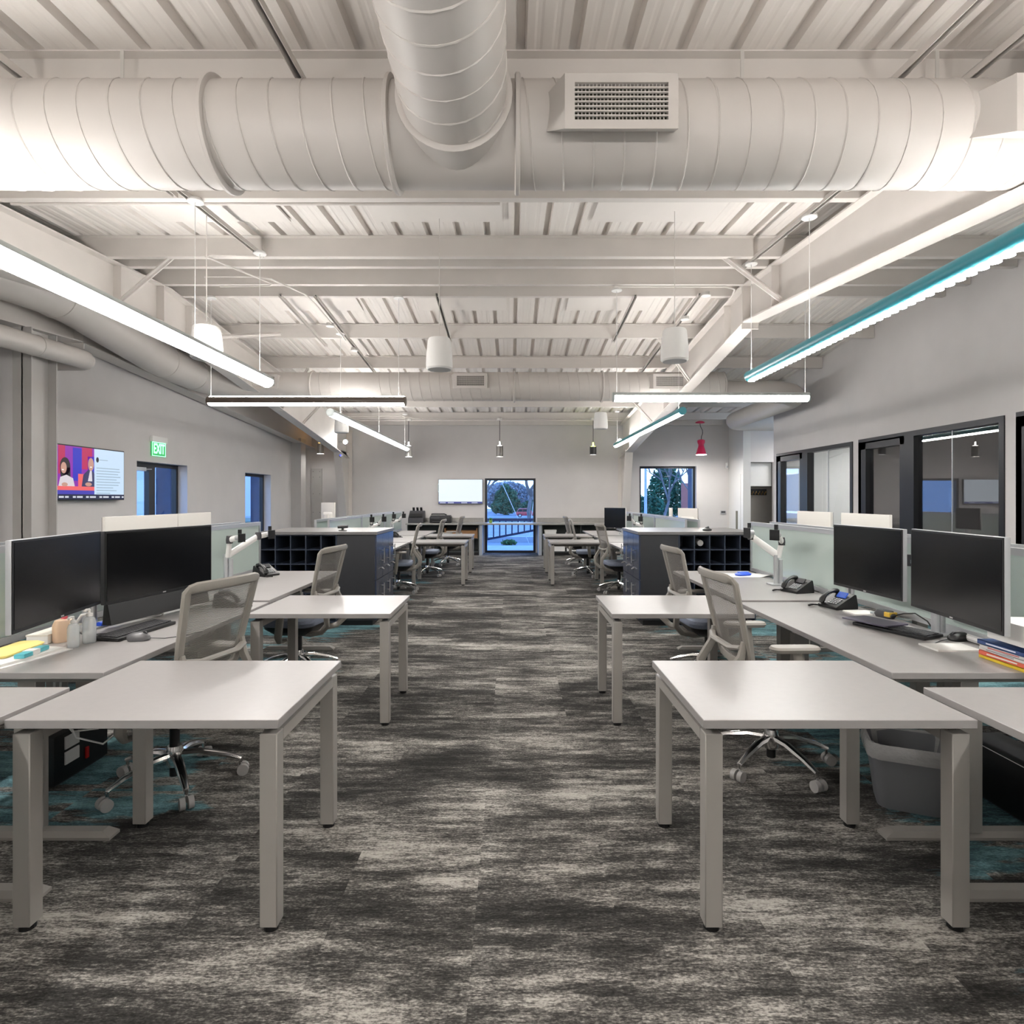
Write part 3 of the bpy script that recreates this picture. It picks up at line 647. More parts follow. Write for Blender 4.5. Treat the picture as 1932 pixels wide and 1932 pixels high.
# ---------------- chairs
def make_chair():
    o = thing('office_chair', '', 'chair', (0, 0, 0), 0, 'mesh-backed office chairs')
    sy = lambda z: -.165-.25*(z-.5)                     # recline of the back plane
    # seat cushion and black underside
    def sring(w_, d_, z, r=.1, oy=.02): return [(x, y+oy, z) for x, y in rrect(w_, d_, r, 5)]
    MB().loft([sring(.44, .42, .425), sring(.49, .47, .44), sring(.50, .48, .465), sring(.48, .46, .488), sring(.40, .38, .496)]).build('seat', M_seat, o, smooth=True)
    MB().loft([sring(.16, .2, .335, .05), sring(.30, .30, .35, .07), sring(.44, .42, .405), sring(.455, .43, .43)]).build('seat_shell', M_black, o, smooth=True)
    # back frame: closed loop
    pts = []
    prof_ = [(-.165, .598), (-.19, .615), (-.2, .66), (-.215, .80), (-.229, .98), (-.234, 1.035), (-.226, 1.052), (-.2, 1.058), (-.1, 1.06), (0, 1.061), (.1, 1.06), (.2, 1.058), (.226, 1.052), (.234, 1.035), (.229, .98), (.215, .80), (.2, .66), (.19, .615), (.165, .598), (.0, .592)]
    for x, z in prof_:
        pts.append((x, sy(z)-.035*(1-(x/.234)**2)-(.0 if z < 1.04 else .012), z))
    MB().tube(pts, .019, 8, closed=True, flat=(.8, 1.35), up=(0, 1, 0)).build('back_frame', M_chairf, o, smooth=True)
    def bk(u, v):
        z = .605+.45*v; hw = .185+.04*min(1, v*1.6); x = (u*2-1)*hw
        return (x, sy(z)-.035*(1-(x/.234)**2)+.004, z)
    MB().grid(bk, 14, 14).build('back_mesh', M_mesh, o, smooth=True)
    MB().tube([(-.2, sy(.74)-.03, .70), (-.12, sy(.72)-.06, .685), (.12, sy(.72)-.06, .685), (.2, sy(.74)-.03, .70)], .014, 8, flat=(1, 1.4)).build('lumbar_bar', M_chairf, o, smooth=True)
    for s in (-1, 1):
        MB().tube([(s*.205, sy(.72)-.02, .73), (s*.2, sy(.66)-.05, .65), (s*.185, -.33, .54), (s*.17, -.33, .45), (s*.15, -.27, .39), (s*.12, -.16, .36), (s*.08, .0, .36)], [.018, .024, .027, .027, .026, .024, .02], 8, flat=(1, .8)).build('back_support', M_chairf, o, smooth=True)
        ar = MB().tube([(s*.18, .03, .385), (s*.27, .03, .39), (s*.295, .025, .43), (s*.297, .0, .64), (s*.297, -.01, .703)], [.02, .022, .026, .026, .026], 8, flat=(.7, 1.2)).build('armrest', M_chairf, o, smooth=True)
        MB().loft([[(s*.297+x, -.02+y, .703) for x, y in rrect(.075, .24, .035)], [(s*.297+x, -.02+y, .72) for x, y in rrect(.09, .255, .04)], [(s*.297+x, -.02+y, .731) for x, y in rrect(.075, .24, .035)]]).build('arm_pad', M_chairf, ar, smooth=True)
    MB().cyl((0, 0, .2), (0, 0, .345), .024, n=14).build('gas_lift', M_black, o, smooth=True)
    MB().cyl((0, 0, .045), (0, 0, .12), .024, n=14).build('lift_sleeve', M_black, o, smooth=True)
    MB().lathe([(.034, .095), (.042, .11), (.042, .17), (.034, .2)], (0, 0, 0), 18).build('hub', M_chrome, o, smooth=True)
    for k in range(5):
        a = 2*PI*k/5+.3; c_, s_ = math.cos(a), math.sin(a)
        MB().tube([(c_*.03, s_*.03, .155), (c_*.12, s_*.12, .15), (c_*.24, s_*.24, .118), (c_*.315, s_*.315, .088)], [.026, .024, .02, .015], 8, flat=(.75, 1)).build('base_arm', M_chrome, o, smooth=True)
        cs = MB(); q = Vector((c_*.312, s_*.312, 0)); t = Vector((-s_, c_, 0)); off = Vector((c_, s_, 0))*.012
        for e in (-.019, .019): cs.tube([q+off+t*(e-.012)+Vector((0, 0, .029)), q+off+t*(e+.012)+Vector((0, 0, .029))], .029, 16)
        cs.build('caster', M_cast, o, smooth=True)
        MB().cyl(q+Vector((0, 0, .03)), q+Vector((0, 0, .09)), .009, n=8).build('caster_stem', M_chrome, o)
    return o
ch0 = make_chair()
CH = [(-1.75, 3.08, 75, 'mesh-backed chair turned slightly, behind the nearest aisle table, exit-door side'),
      (-1.80, 5.02, 82, 'mesh-backed chair between the second aisle table and the dark cabinet, exit-door side'),
      (1.44, 3.30, -88, 'mesh-backed chair behind the nearest aisle table, glass-office side'),
      (1.64, 4.98, -86, 'mesh-backed chair between the second aisle table and the dark cabinet, glass-office side'),
      (-1.78, 9.33, 96, 'far mesh-backed chair just past the dark cabinet, exit-door side'),
      (-1.62, 11.35, 88, 'far mesh-backed chair between the last two aisle tables, exit-door side'),
      (-1.42, 13.2, 84, 'farthest mesh-backed chair by the long counter, exit-door side'),
      (1.68, 9.33, -82, 'far mesh-backed chair just past the dark cabinet, glass-office side'),
      (1.44, 11.3, -95, 'far mesh-backed chair between the last two aisle tables, glass-office side'),
      (1.50, 13.2, -84, 'farthest mesh-backed chair by the long counter, glass-office side')]
for i, (x, y, a, lab) in enumerate(CH):
    if i == 0:
        ch0.location = (x, y, 0); ch0.rotation_euler = (0, 0, math.radians(a)); ch0['label'] = lab
    else:
        c = dup(ch0, (x, y, 0), math.radians(a), lab)
        if abs(x) > 1.48:                                  # arms set low where they slide under a desk
            for k in kids(c):
                if k.name.startswith('armrest'): k.location.z = -.065
for k in kids(ch0):
    if k.name.startswith('armrest'): k.location.z = -.065

# ---------------- monitors and arms
def monitor(label, x, y, z, yaw, w_, h_, back=M_silver, stand=False, chin=0, tilt=0, edge=None, logo=True, group='desktop monitors'):
    o = thing('monitor', label, 'monitor', (x, y, z), 0, group)
    o.rotation_euler = (math.radians(tilt), 0, math.radians(yaw))
    W, H = w_/2, h_/2
    MB().box(-W, W, -.004, .02, -H, H).build('housing', back, o, bevel=.004)
    MB().loft([[(px, .02, pz-h_*.14) for px, pz in rrect(w_*.7, h_*.6, .03)], [(px, .046, pz-h_*.14) for px, pz in rrect(w_*.56, h_*.44, .03)]]).build('back_cover', back, o, smooth=True)
    MB().box(-W+.003, W-.003, -.008, -.003, -H+.003, H-.003).build('bezel', M_black, o)
    MB().box(-W+.012, W-.012, -.0095, -.0075, -H+.02, H-.012).build('display', M_screen, o)
    if logo: MB().box(-.012, .012, -.0095, -.0075, -H+.007, -H+.013).build('badge', mat('badge_grey', (.6, .6, .6), .4), o)
    if chin: MB().prism([(-.03, -H-chin), (-.006, -H), (.018, -H), (.03, -H-chin)], 'x', -W+.02, W-.05).build('lower_panel', M_black, o)
    if stand:
        base = -(z-TH)
        MB().box(-.03, .03, .045, .06, base+.01, .03).build('stand_neck', back, o)
        MB().box(-.12, .12, -.05, .13, base, base+.012).build('stand_base', back, o, bevel=.004)
    return o
M_mback = mat('cream_monitor_back', (.72, .69, .65), .7, spec=.2)
monitor('black monitor in a silver rim, nearest on the exit-door side desk', -2.205, 2.90, 1.098, 100.5, .76, .405)
monitor('large black monitor with a tall lower panel, exit-door side desk', -2.185, 3.72, 1.09, 79.5, .87, .41, back=M_black2, chin=.115)
monitor('black monitor in a silver rim above the phones, glass-office side', 2.165, 3.63, 1.105, -87.4, .655, .405)
monitor('black monitor in a silver rim above the stacked books', 2.125, 2.86, 1.105, -97, .72, .42)
monitor('far black monitor angled on the glass-office side desk by the counter', 2.08, 12.0, 1.08, -42, .50, .42, back=M_white)
for x, y, yaw, w_, h_, zc, lab in (
        (-3.02, 4.85, -92, .90, .40, 1.14, 'cream-backed wide monitor in the back row below the wall television'),
        (-3.02, 5.63, -88, .62, .40, 1.14, 'smaller cream-backed monitor in the back row below the exit door'),
        (2.95, 5.78, 92, .60, .40, 1.15, 'cream-backed monitor in the back row nearer the coat niche'),
        (2.95, 4.95, 88, .72, .40, 1.15, 'wide cream-backed monitor in the back row nearer the dark meeting room'),
        (3.0, 10.1, 120, .44, .42, 1.10, 'cream-backed monitor turned sideways below the far corner window'),
        (2.95, 11.0, 80, .5, .40, 1.10, 'cream-backed monitor edge-on below the far corner window'),
        (3.02, 14.3, 90, .6, .40, 1.10, 'low cream-backed monitor beside the far frame column'),
        (-2.95, 9.55, 150, .30, .44, 1.19, 'white-backed upright monitor beyond the cubby cabinet, exit-door side')):
    if y == 14.3: continue
    monitor(lab, x, y, zc, yaw, w_, h_, back=M_mback, stand=True, group='monitors in the back rows')

def monitor_arm(label, base, elbows, heads, bz=TH, post=.3, col=M_white, r=.022):
    # base (x, y); per arm an elbow point and a head point with the plate direction
    o = thing('monitor_mount', label, 'monitor mount', (base[0], base[1], bz), 0, 'monitor arms on the desks')
    B = Vector((base[0], base[1], bz))
    MB().box(-.075, .075, -.06, .06, 0, .012).build('base_plate', M_silver, o, bevel=.003)
    b = MB(); b.cyl((-.018, 0, .01), (-.018, 0, post), .02, n=16).cyl((.02, .006, .01), (.02, .006, post-.04), .018, n=16); b.build('post', M_silver, o, smooth=True)
    for i, (e, (h, pd, sz)) in enumerate(zip(elbows, heads)):
        e, h, pd = Vector(e)-B, Vector(h)-B, Vector(pd).normalized(); p0 = Vector((0, 0, post-.02+.012*i))
        a = MB().tube([p0, e], [r*1.15, r], 10, flat=(1.2, .85)).build('lower_arm', col, o, smooth=True)
        MB().lathe([(.026, -.03), (.028, 0), (.024, .035)], e, 14).build('joint', M_black2, a, smooth=True)
        up_ = MB().tube([e, h-pd*.05], [r, r*.85], 10, flat=(1.2, .85)).build('upper_arm', col, o, smooth=True)
        if sz:
            up = Vector((0, 0, 1)); sd = pd.cross(up).normalized(); m3 = Matrix((pd, sd, up)).transposed()
            vp = MB().obox(h, (.012, sz, sz), m3).obox(h-pd*.02+Vector((0, 0, sz*.75)), (.014, .028, sz*.5), m3).build('mount_plate', M_black, o)
            MB().tube([h-pd*.055, h-pd*.005], .022, 10).build('swivel', M_silver, vp, smooth=True)
        else:
            MB().tube([h-pd*.06, h-pd*.012], .03, 12).build('swivel', M_silver, up_, smooth=True)
    return o
monitor_arm('white dual monitor arm with two bare mounts on the exit-door side desk', (-2.40, 5.02), [(-2.37, 4.98, 1.13), (-2.24, 5.24, 1.145)], [((-2.24, 4.92, 1.15), (1, -.35, 0), .07), ((-2.15, 5.31, 1.155), (1, -.35, 0), .075)], bz=TH+.012, post=.25)
monitor_arm('white dual monitor arm with two bare mounts on the glass-office side desk', (2.22, 4.95), [(2.24, 4.93, 1.12), (2.02, 5.02, 1.16)], [((2.10, 4.75, 1.185), (-1, -.5, 0), .085), ((1.90, 4.80, 1.20), (-1, -.2, 0), .08)], bz=TH+.012, post=.25)
monitor_arm('silver monitor arm holding the pair of monitors, glass-office side', (2.30, 3.20), [(2.30, 3.42, 1.12), (2.30, 3.05, 1.12)], [((2.215, 3.62, 1.11), (-1, 0, 0), 0), ((2.185, 2.88, 1.11), (-1, .1, 0), 0)], post=.36, col=M_silver)
monitor_arm('silver monitor arm hidden behind the pair of monitors, exit-door side', (-2.40, 3.37), [(-2.40, 3.05, 1.1), (-2.38, 3.5, 1.1)], [((-2.265, 2.90, 1.1), (1, 0, 0), 0), ((-2.245, 3.70, 1.09), (1, 0, 0), 0)], post=.34, col=M_silver)
for (x, y, sg, lab) in ((-2.38, 9.95, 1, 'far dual monitor arm over the fourth desk, exit-door side'), (-2.38, 11.75, 1, 'farther dual monitor arm over the fifth desk, exit-door side'), (2.27, 10.3, -1, 'far dual monitor arm over the fourth desk, glass-office side')):
    monitor_arm(lab, (x, y), [(x+.05*sg, y-.1, 1.06), (x+.12*sg, y+.1, 1.04)], [((x+.10*sg, y-.28, 1.13), (sg, -.9, 0), .085), ((x+.27*sg, y-.16, 1.135), (sg, -.9, 0), .085)], post=.26)
monitor_arm('white monitor arm carrying the far angled monitor, glass-office side', (2.29, 12.25), [(2.30, 12.15, 1.05)], [((2.115, 12.038, 1.08), (-.67, -.74, 0), 0)], post=.26)

# ---------------- dark cabinets closing each desk cluster
M_hand = mat('brushed_handle', (.75, .74, .72), .3, metal=.9)
for sg, side in ((-1, 'exit-door side'), (1, 'glass-office side')):
    xa = 1.575 if sg < 0 else 1.475; y0, y1 = 6.9, 7.88; wl = .46; wc = .90
    o = thing('storage_cabinet', 'charcoal locker cabinet with bar handles facing the aisle, %s' % side, 'cabinet', (sg*xa, (y0+y1)/2, 0), 0, 'locker cabinets')
    D = (y1-y0)/2
    MB().box(*sorted((sg*.02, sg*wl)), -D, D, .06, 1.055).build('body', M_dark, o, bevel=.002, seg=1)
    MB().box(*sorted((sg*.05, sg*wl)), -D+.02, D-.02, 0, .06).build('plinth', M_black, o)
    for k in range(3):
        ya, yb = -D+2*D*k/3+.003, -D+2*D*(k+1)/3-.003
        for za, zb, hz in ((.53, 1.05, (.70, .88)), (.065, .524, (.30, .46))):
            d = MB().box(*sorted((0, sg*.02)), ya, yb, za, zb).build('door', M_bluelit, o, bevel=.0015, seg=1)
            yh = yb-.045; xh = -sg*.03
            MB().cyl((xh, yh, hz[0]), (xh, yh, hz[1]), .006, n=10).cyl((xh, yh, hz[0]+.03), (0, yh, hz[0]+.03), .005, n=8).cyl((xh, yh, hz[1]-.03), (0, yh, hz[1]-.03), .005, n=8).build('handle', M_hand, d, smooth=True)
            if za > .3: MB().cyl((0, yh, .64), (-sg*.012, yh, .64), .011, n=12).cyl((-sg*.012, yh, .64), (-sg*.03, yh, .625), .007, n=8).build('lock', M_hand, d, smooth=True)
    o = thing('cubby_unit', 'dark pigeonhole unit beside the locker cabinet, %s' % side, 'shelf unit', (sg*(xa+wl), y0, 0), 0, 'pigeonhole units')
    b = MB(); t = .012; dp = .46; X = lambda a, b_: sorted((sg*a, sg*b_))
    b.box(*X(.003, wc), dp, dp+.02, 0, 1.055)
    cols = 5; rows = 6
    for i in range(cols+1):
        x = .003+t/2+(wc-t-.003)*i/cols; b.box(*X(x-t/2, x+t/2), 0, dp, .03, 1.055)
    for j in range(rows+1):
        z = .03+t/2+(1.025-t)*j/rows; b.box(*X(.003, wc), .004, dp, z-t/2, z+t/2)
    b.build('carcass', mat('blue_lit_dark_laminate', (.035, .045, .07), .3), o)  # blue daylight on the pigeonholes is tinted into this base colour
    MB().box(*X(.003, wc), dp+.024, .97, .06, 1.055).build('rear_cabinet', M_dark, o)
    MB().box(*X(.003, wc), .02, .96, 0, .03).build('plinth', M_black, o)
    o = tag(MB().box(*sorted((sg*(xa-.012), sg*(xa+wl+wc+.012))), y0-.015, y1+.012, 1.0555, 1.09).build('cabinet_top', M_capt, bevel=.002, seg=1), 'continuous grey top over the dark cabinets, %s' % side, 'worktop', 'worktops over the cabinets')
o = thing('desk_webcam', 'small black webcam lying on the cabinet top, exit-door side', 'webcam', (-2.03, 7.12, 1.09))
MB().lathe([(.05, 0), (.05, .006), (.015, .012), (.012, .04)], (0, 0, 0), 16).build('foot', M_black, o, smooth=True); MB().tube([(-.06, 0, .045), (.06, .01, .05)], .018, 10).build('body', M_black, o, smooth=True)
o = thing('desk_webcam', 'small black puck lying on the cabinet top, glass-office side', 'webcam', (2.35, 7.15, 1.09))
MB().lathe([(.05, 0), (.055, .015), (.03, .03), (.0, .034)], (0, 0, 0), 16).build('body', M_black, o, smooth=True); MB().tube([(-.02, .0, .03), (.02, 0, .045)], .012, 8).build('lens_barrel', M_black2, o)
tag(MB().lathe([(.035, -.1), (.038, -.06), (.05, .1), (.048, .1), (.034, -.09)], (1.475+.46+.27, 7.05, .955), 18, 'y').build('paper_cup', M_cast, smooth=True), 'pale paper cup lying in a top pigeonhole, glass-office side', 'cup')

# ---------------- long counter below the far wall
M_stone = mat('grey_counter', (.33, .32, .30), .35, noise=.06, nscale=18)
tag(MB().box(-2.75, 2.82, 15.32, 16.07, .79, .83).build('counter_top', M_stone, bevel=.003, seg=1), 'long grey counter running along the whole far wall past the door', 'counter')
for xa, xb, lab in ((-2.75, -.77, 'low grey splashback at the counter under the television'), (.68, 2.82, 'low grey splashback at the counter under the blank far wall')):
    tag(MB().box(xa, xb, 16.055, 16.09, .832, .95).build('splashback', M_stone), lab, 'splashback')
for xa, xb, side in ((-2.72, -.86, 'under the television'), (.78, 2.8, 'under the blank wall')):
    o = thing('base_cabinet', 'dark open cabinet below the counter, %s' % side, 'cabinet', ((xa+xb)/2, 15.7, 0), 0, 'open cabinets under the counter')
    h = (xb-xa)/2
    MB().box(-h, h, .30, .34, 0, .785).box(-h, h, -.3, .3, .08, .10).box(-h, -h+.02, -.3, .3, 0, .785).box(h-.02, h, -.3, .3, 0, .785).box(-.01, .01, -.3, .3, .1, .785).box(-h, h, -.25, .3, .42, .435).build('carcass', mat('dark_green_grey_laminate', (.055, .065, .062), .5), o)
    MB().box(-h, h, -.33, -.3, 0, .08).build('plinth', M_black, o)
for x, lab in ((-.81, 'pale end panel below the counter on the television side of the far door'), (.73, 'pale end panel below the counter past the far door')):
    tag(MB().box(x-.04, x+.04, 15.36, 16.05, 0, .79).build('end_panel', mat('pale_blue_grey_panel', (.36, .39, .43), .4)), lab, 'panel')
o = thing('wooden_crate', 'open wooden crate on the shelf under the counter', 'crate', (-1.33, 15.62, .436))
M_wood = mat('honey_wood', (.33, .17, .07), .55, noise=.25, nscale=7, nstretch=(1, 8, 8))
MB().box(-.42, .42, -.16, -.14, .0, .2).box(-.42, .42, .14, .16, 0, .2).build('side_panel', M_wood, o)
MB().box(-.43, -.4, -.17, .17, 0, .26).build('end_panel', M_wood, o); MB().box(.4, .43, -.17, .17, 0, .26).build('end_panel', M_wood, o); MB().box(-.4, .4, -.14, .14, 0, .012).build('base', M_wood, o)
for i, (x, z, w_, h_, lab) in enumerate(((1.0, .436, .3, .22, 'pale stack of papers on the upper shelf under the counter'), (1.2, .101, .36, .26, 'white carton on the lower shelf under the counter'), (1.58, .101, .3, .1, 'flat white carton on the lower shelf under the counter'))):
    o = thing('carton', lab, 'box', (x, 15.58, z)); MB().box(-w_/2, w_/2, -.13, .13, 0, h_*.8).build('body', M_white, o); MB().box(-w_/2-.008, w_/2+.008, -.138, .138, h_*.8, h_).build('lid', M_white, o)
o = thing('printer', 'black inkjet printer on the long counter below the television', 'printer', (-1.88, 15.72, .83))
MB().box(-.28, .28, -.18, .18, 0, .17).build('body', M_black, o, bevel=.02); MB().box(-.26, .26, -.16, .16, .17, .20).build('scanner_lid', M_black2, o, bevel=.008)
MB().box(-.2, .2, -.26, -.18, .03, .045).build('paper_tray', M_black2, o); MB().box(-.25, -.02, -.185, -.16, .115, .15).build('control_panel', M_black2, o); MB().tube([(-.24, -.1, .225), (-.2, -.12, .235), (.1, -.12, .235), (.16, -.1, .21)], .016, 8).build('handle', M_black, o, smooth=True)
o = thing('card_printer', 'dark upright printer with sloped trays at the end of the counter', 'printer', (-2.52, 15.72, .83))
MB().prism([(-.2, 0), (.2, 0), (.2, .30), (.1, .32), (-.2, .12)], 'x', -.2, .2).build('body', M_black2, o, bevel=.01)
for k in range(3): MB().obox((-.1+.1*k, .12, .33), (.06, .02, .16), Matrix.Rotation(.4, 3, 'X')).build('paper_support', M_black, o)
MB().obox((-.0, -.12, .2), (.34, .16, .01), Matrix.Rotation(.55, 3, 'X')).build('output_tray', M_black, o)
o = thing('potted_plant', 'tiny green plant in a pot on the counter in front of the far door', 'plant', (-.56, 15.6, .83))
MB().lathe([(.035, 0), (.05, .07), (.045, .07), (.0, .06)], (0, 0, 0), 16).build('pot', mat('lime_pot', (.25, .42, .06), .5), o, smooth=True)
b = MB()
for k in range(26):
    a = R.random()*6.28; l = .05+.06*R.random(); t_ = .5+.9*R.random()
    p = Vector((0, 0, .06)); q = p+Vector((math.cos(a)*math.cos(t_)*l, math.sin(a)*math.cos(t_)*l, math.sin(t_)*l)); n = Vector((-math.sin(a), math.cos(a), 0))*.012
    b.quad(p, (p+q)/2+n, q, (p+q)/2-n)
b.build('leaves', mat('leaf_green', (.10, .30, .04), .6), o)

# ---------------- televisions, exit sign, wall fittings
def flat(b, x0, x1, z0, z1, y): b.box(x0, x1, y-.0006, y, z0, z1)
def emis(name, c, s=1.0): return mat('lit_'+name, tuple(.03*q for q in c), .35, emit=s, ecol=c)
o = thing('television', 'wall television showing a two-person broadcast beside a text panel', 'television', (-5.5, 7.79, 1.80), math.radians(90))
W, H = .63, .345
MB().box(-W, W, 0, .05, -H, H).build('housing', M_black, o, bevel=.006); MB().box(-.2, .2, .05, .1, -.15, .15).build('wall_mount', M_black2, o)
z0 = -H+.075
sc = MB().box(-W+.012, W-.012, -.003, .0, -H+.012, H-.012).build('display', emis('screen_navy', (.004, .006, .05), .8), o)
def sb(name, f, col, s=1.0):
    b = MB(); f(b); return b.build(name, emis(name, col, s), sc)
xm = .02
sb('studio_backdrop', lambda b: flat(b, -W+.015, xm, z0, H-.015, -.003), (.28, .01, .42), .9)
for xa_, xb_, za_ in ((-W+.03, -W+.14, -.02), (-.2, -.02, .05)): sb('red_backdrop', lambda b: flat(b, xa_, xb_, za_, H-.015, -.0036), (.60, .01, .11), .8)
sb('blue_backdrop', lambda b: (flat(b, -.36, -.21, -.10, H-.03, -.0036), flat(b, -.10, xm, -.02, .22, -.0036)), (.02, .02, .55), .9)
sb('text_panel', lambda b: flat(b, xm, W-.015, z0, H-.015, -.0036), (.58, .74, .92), 1.0)
sb('studio_desk', lambda b: (flat(b, -W+.015, xm, z0+.05, z0+.10, -.0048), flat(b, -.27, -.14, z0+.10, z0+.26, -.0042)), (.85, .12, .12), 1.0)
sb('desk_front', lambda b: flat(b, -W+.015, xm, z0, z0+.05, -.0048), (.05, .04, .42), 1.0)
def ell(b, cx, cz, rx, rz_, y, n=18):
    b.prism([(cx+rx*math.cos(2*PI*i/n), cz+rz_*math.sin(2*PI*i/n)) for i in range(n)], 'y', y-.0006, y)
sb('dark_hair', lambda b: (ell(b, -.49, .075, .085, .11, -.0048), b.prism([(-.575, .06), (-.405, .06), (-.40, -.10), (-.45, -.12), (-.56, -.08)], 'y', -.0054, -.0048)), (.012, .006, .012), .8)
sb('pale_clothing', lambda b: b.prism([(-.60, -.17), (-.57, -.06), (-.47, -.03), (-.36, -.07), (-.33, -.17)], 'y', -.0062, -.0056), (.75, .68, .72), .9)
sb('dark_jacket', lambda b: b.prism([(-.21, -.17), (-.18, -.02), (-.09, .05), (.0, .03), (xm, 0), (xm, -.17)], 'y', -.0056, -.005), (.03, .03, .12), .9)
sb('faces', lambda b: (ell(b, -.515, .055, .048, .07, -.0062), ell(b, -.045, .12, .052, .085, -.0062), ell(b, -.50, -.15, .05, .025, -.007), ell(b, -.09, -.14, .06, .025, -.007)), (.62, .33, .25), .9)
sb('smile', lambda b: (ell(b, -.53, .03, .018, .008, -.0068), ell(b, -.045, .085, .02, .008, -.0068)), (.95, .9, .88), 1)
sb('shirt_front', lambda b: b.prism([(-.10, -.10), (-.06, .04), (-.03, .04), (-.02, -.10)], 'y', -.0062, -.0056), (.8, .75, .8), .9)
sb('text_lines', lambda b: [flat(b, xm+.04, xm+.04+l, .075-.037*i, .085-.037*i, -.0044) for i, l in enumerate((.46, .47, .43, .48, .40, .47, .44, .33, .40, .27))] and [flat(b, xm+.10, xm+.26, .185, .193, -.0044)], (.36, .50, .62), .8)
sb('emblem', lambda b: ell(b, xm+.06, .188, .026, .036, -.0044), (.01, .015, .03), .5)
sb('ticker_marks', lambda b: [flat(b, x, x+l, -H+.03, -H+.052, -.0036) for x, l in ((-.59, .08), (-.49, .06), (-.36, .05), (-.29, .1), (-.13, .05), (-.06, .11), (.12, .05), (.19, .11), (.36, .05), (.43, .10), (.57, .04))], (.75, .78, .85), .9)
o = thing('television', 'small wall television with a near-white picture beside the far door', 'television', (-1.39, 16.02, 1.66))
W, H = .60, .335
MB().box(-W, W, 0, .05, -H, H).build('housing', M_black, o, bevel=.006); MB().box(-.2, .2, .05, .08, -.12, .12).build('wall_mount', M_black2, o)
sc = MB().box(-W+.01, W-.01, -.003, 0, -H+.012, H-.01).build('display', emis('white_picture', (.82, .91, 1.0), 1.02), o)
sb('ticker_band', lambda b: flat(b, -W+.012, W-.012, -H+.014, -H+.062, -.003), (.05, .06, .30), .8)
sb('ticker_blocks', lambda b: [flat(b, x, x+.16, -H+.02, -H+.044, -.0036) for x in (-.56, -.34, .02, .3)], (.6, .66, .85), .9)
b = MB(); b.tube([(-.47+.15*math.cos(2*PI*i/28), -.0035, .10+.19*math.sin(2*PI*i/28)) for i in range(28)], .004, 4, closed=True, up=(0, 1, 0)); b.build('faint_circle', emis('faint_circle', (.70, .90, .86), 1.1), sc)

o = thing('exit_sign', 'green-lit EXIT sign over the exit door', 'sign', (-5.585, 9.38, 2.30), math.radians(90))
MB().box(-.2, .2, -.03, .04, .06, .15).build('housing', M_white, o, bevel=.006); MB().box(-.19, .17, -.012, .0, -.16, .06).build('panel', emis('exit_green', (.02, .42, .10), 1.1), o)
fc = bpy.data.curves.new('lettering', 'FONT'); fc.body = 'EXIT'; fc.size = .23; fc.align_x = 'CENTER'; fc.align_y = 'CENTER'; fc.extrude = .002; fc.offset = .006
fo = bpy.data.objects.new('lettering', fc); C.objects.link(fo); fo.parent = o; fo.location = (-.01, -.016, -.05); fo.rotation_euler = (PI/2, 0, 0); fo.scale = (.62, .95, 1); 
me_ = bpy.data.meshes.new_from_object(fo); ft = fo; fo = bpy.data.objects.new('lettering', me_); C.objects.link(fo); fo.parent = o
fo.location = ft.location; fo.rotation_euler = ft.rotation_euler; fo.scale = ft.scale; bpy.data.objects.remove(ft); fo.name = 'lettering'; me_.materials.clear(); me_.materials.append(emis('exit_letters', (.35, 1, .55), 2.2))
b = MB(); b.box(-.19, .17, -.016, -.012, .05, .06).box(-.19, .17, -.016, -.012, -.16, -.15).box(-.19, -.18, -.016, -.012, -.15, .05).box(.16, .17, -.016, -.012, -.15, .05); b.build('lit_border', emis('exit_letters', (.35, 1, .55), 2.2), o)

o = thing('thermostat', 'small grey thermostat on the far corner wall', 'thermostat', (5.72, 16.1, 1.10)); MB().box(-.07, .07, -.03, 0, -.045, .045).build('body', M_silver, o, bevel=.005); MB().box(-.055, .055, -.034, -.03, -.02, .03).build('display', M_black2, o)
o = thing('motion_sensor', 'small white motion sensor high on the far corner wall', 'sensor', (5.82, 16.1, 2.36)); MB().box(-.03, .03, -.05, 0, -.08, .08).build('body', M_white, o, bevel=.01); MB().box(-.02, .02, -.056, -.05, -.06, .0).build('lens', M_silver, o)
o = thing('raceway_panel', 'tall pale metal panel with screw heads on the far exit-side corner', 'panel', (-5.28, 16.06, 1.3)); MB().box(-.14, .14, -.03, .03, -1.3, .98).build('plate', M_col, o)
for x in (-.09, .09):
    for z in (.9, .75, .3, -.2): MB().cyl((x, -.03, z), (x, -.036, z), .009, n=8).build('screw_head', M_black2, o)
o = thing('wall_camera', 'small camera with a blue light on the far frame column, exit-door side', 'camera', (-4.32, 15.0, 2.56)); MB().lathe([(.05, .04), (.055, 0), (.03, -.05), (.0, -.055)], (0, 0, 0), 16, 'y').build('body', M_white, o, smooth=True); MB().lathe([(.018, -.05), (.018, -.06), (.0, -.062)], (0, 0, 0), 12, 'y').build('blue_light', emis('blue_spot', (.05, .08, 1), 3), o)
